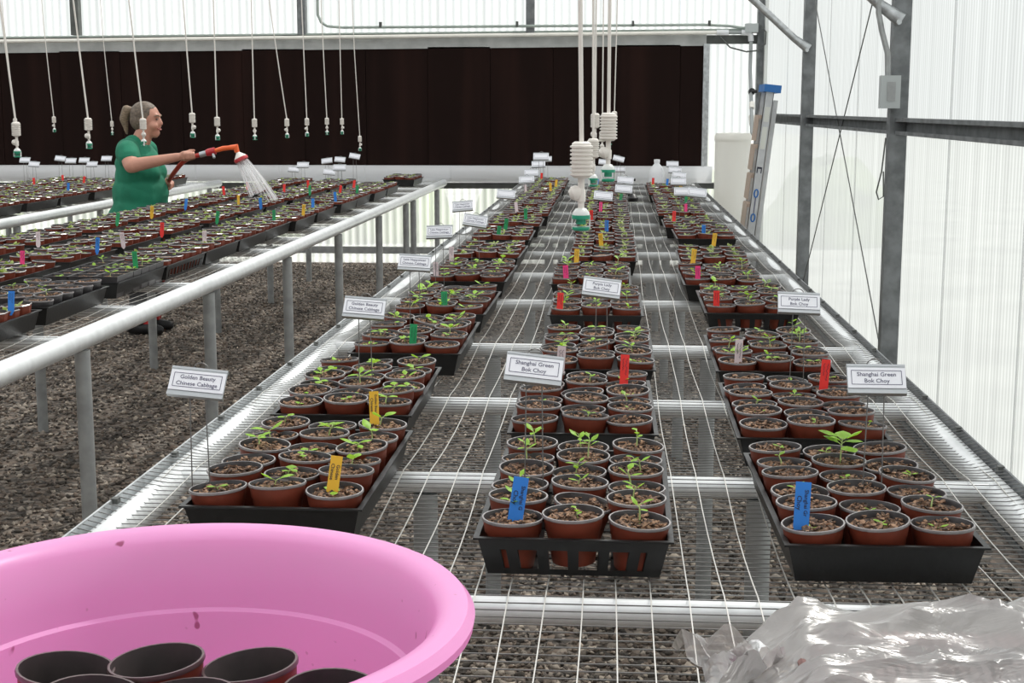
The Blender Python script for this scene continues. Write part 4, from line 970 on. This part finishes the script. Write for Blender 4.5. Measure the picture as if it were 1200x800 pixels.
    ho = organic('hair', h, 'hair_grey', t, .008, 5)
    for v in ho.data.vertices:                                            # hairline: leave the face free
        d = v.co - hd
        if d.x > .038 and d.z < .072: v.co.x = hd.x + .036 + (v.co.x - hd.x - .038) * .08
    pt = MB(); a0 = hd + Vector((-.108, 0, .062))
    capsule(pt, a0, .026, a0 + Vector((-.030, 0, .004)), .030); capsule(pt, a0 + Vector((-.030, 0, .004)), .031, a0 + Vector((-.050, 0, -.055)), .030); capsule(pt, a0 + Vector((-.050, 0, -.055)), .029, a0 + Vector((-.034, 0, -.150)), .010)
    po = organic('ponytail', pt, 'hair', ho, .007, 4)
    MB().lathe([(.022, -.008), (.027, 0), (.022, .008)], 12, M=Matrix.Translation(a0 + Vector((.010, 0, -.002))) @ Matrix.Rotation(R(90), 4, 'Y')).obj('hair_tie', 'eye_dark', ho)
    fc = MB()
    for sd in (-1, 1): ellip(fc, hd + Vector((.0765, sd * .034, .004)), (.010, .012, .0045), 10, 6)
    fc.obj('eyes', 'eye_dark', t, True)
    br = MB()
    for sd in (-1, 1): br.tube([hd + Vector((.088, sd * .016, .024)), hd + Vector((.083, sd * .038, .031)), hd + Vector((.066, sd * .054, .024))], .0035, 5)
    br.obj('eyebrows', 'hair', t)
    mo = MB(); mo.tube([hd + Vector((.066, -.036, -.050)), hd + Vector((.084, -.020, -.062)), hd + Vector((.089, 0, -.065)), hd + Vector((.084, .020, -.062)), hd + Vector((.066, .036, -.050))], .0038, 6)
    mo.obj('lips', 'lip', t, True)
    # red hose with nozzle, held in the right hand
    W = lambda v: P0 + Vector(v)
    hs = thing('garden_hose', W((.42, -.245, 1.2)), 'red garden hose with orange spray nozzle held over the left bench', 'hose')
    iv = Matrix.Translation(-hs.location)
    def part(m, n_, mt, sm=True): m.xf(iv); return m.obj(n_, mt, hs, sm)
    H = wr_ + Vector((.085, -.008, -.004))
    pts = [W((.05, .27, .30)), W((.08, .27, .75)), W((.12, .20, .93)), W((.172, .09, 1.005)), W((.225, -.01, 1.05)), W((.29, -.11, 1.10)), W((.36, -.195, 1.152)), W(H), W(H + Vector((.075, 0, .020)))]
    fine = []
    for i in range(len(pts) - 1):
        p = [pts[max(0, i - 1)], pts[i], pts[i + 1], pts[min(len(pts) - 1, i + 2)]]
        for k_ in range(5):
            u = k_ / 5; fine.append(.5 * ((2 * p[1]) + (p[2] - p[0]) * u + (2 * p[0] - 5 * p[1] + 4 * p[2] - p[3]) * u * u + (3 * p[1] - p[0] - 3 * p[2] + p[3]) * u ** 3))
    fine.append(pts[-1]); part(MB().tube(fine, .015, 10), 'hose_tube', 'hose_red')
    q0 = W(H + Vector((.065, 0, .018))); dr = Vector((.94, 0, .25)).normalized()
    part(MB().tube([q0, q0 + dr * .045], .019, 10), 'coupling', 'sign_metal')
    q1 = q0 + dr * .045; part(MB().tube([q1, q1 + dr * .02, q1 + dr * .06], [.022, .026, .024], 10), 'valve_body', 'nozzle_red')
    part(MB().tube([q1 + dr * .045 + Vector((0, -.01, -.01)), q1 + dr * .06 + Vector((0, -.03, -.045))], .009, 8), 'valve_lever', 'sign_metal')
    q2 = q1 + dr * .06; q3 = q2 + Vector((.105, 0, .020)); part(MB().tube([q2, q2 + Vector((.05, 0, .014)), q3], [.014, .017, .016], 10), 'grip', 'nozzle_orange')
    q4 = q3 + Vector((.030, 0, -.002)); part(MB().tube([q3 - Vector((.006, 0, 0)), q4 + Vector((0, 0, .006)), q4 + Vector((.008, 0, -.028))], [.017, .024, .016], 10), 'elbow', 'nozzle_orange')
    ax = Vector((.44, 0, -.90)).normalized(); q5 = q4 + Vector((.010, 0, -.025)); qr = ax.to_track_quat('Z', 'Y').to_matrix().to_4x4()
    part(MB().lathe([(.010, 0), (.016, .01), (.040, .036), (.044, .042)], 16, M=Matrix.Translation(q5) @ qr), 'spray_head', 'pvc')
    part(MB().lathe([(.044, .040), (.047, .044), (.047, .060), (.040, .064), (.0001, .064)], 16, M=Matrix.Translation(q5) @ qr), 'red_ring', 'nozzle_red')
    # water: fine separate jets fanning out
    sp = MB(); r = random.Random(5); o = q5 + ax * .064; s1 = ax.orthogonal().normalized(); s2 = ax.cross(s1)
    for k_ in range(95):
        a = r.uniform(0, 6.28); q = math.sqrt(r.random()); off = (s1 * math.cos(a) + s2 * math.sin(a))
        p = o + off * .040 * q; v = ax * 2.1 + off * .42 * q + Vector((.28, 0, 0)); pth = []
        for st in range(6):
            T = .155 * st / 5; pth.append(p + v * T + Vector((0, 0, -4.9 * T * T * .6)))
        pth = [x_ for x_ in pth if x_.z > .905]
        if len(pth) > 1: sp.tube(pth, [.0009 + .0002 * i for i in range(len(pth))], 4, 0, False)
    for k_ in range(90):
        a = r.uniform(0, 6.28); q = .16 * math.sqrt(r.random()); c_ = Vector((o.x + .21 + q * math.cos(a), o.y + q * math.sin(a) * .8, .915 + r.uniform(0, .05)))
        sp.lathe([(.0001, -.003), (.003, 0), (.0001, .003)], 5, M=Matrix.Translation(c_))
    tag(sp.obj('water_spray', 'water'), 'cone of fine water jets spraying from the nozzle onto the pots', 'water', kind='stuff')
person()
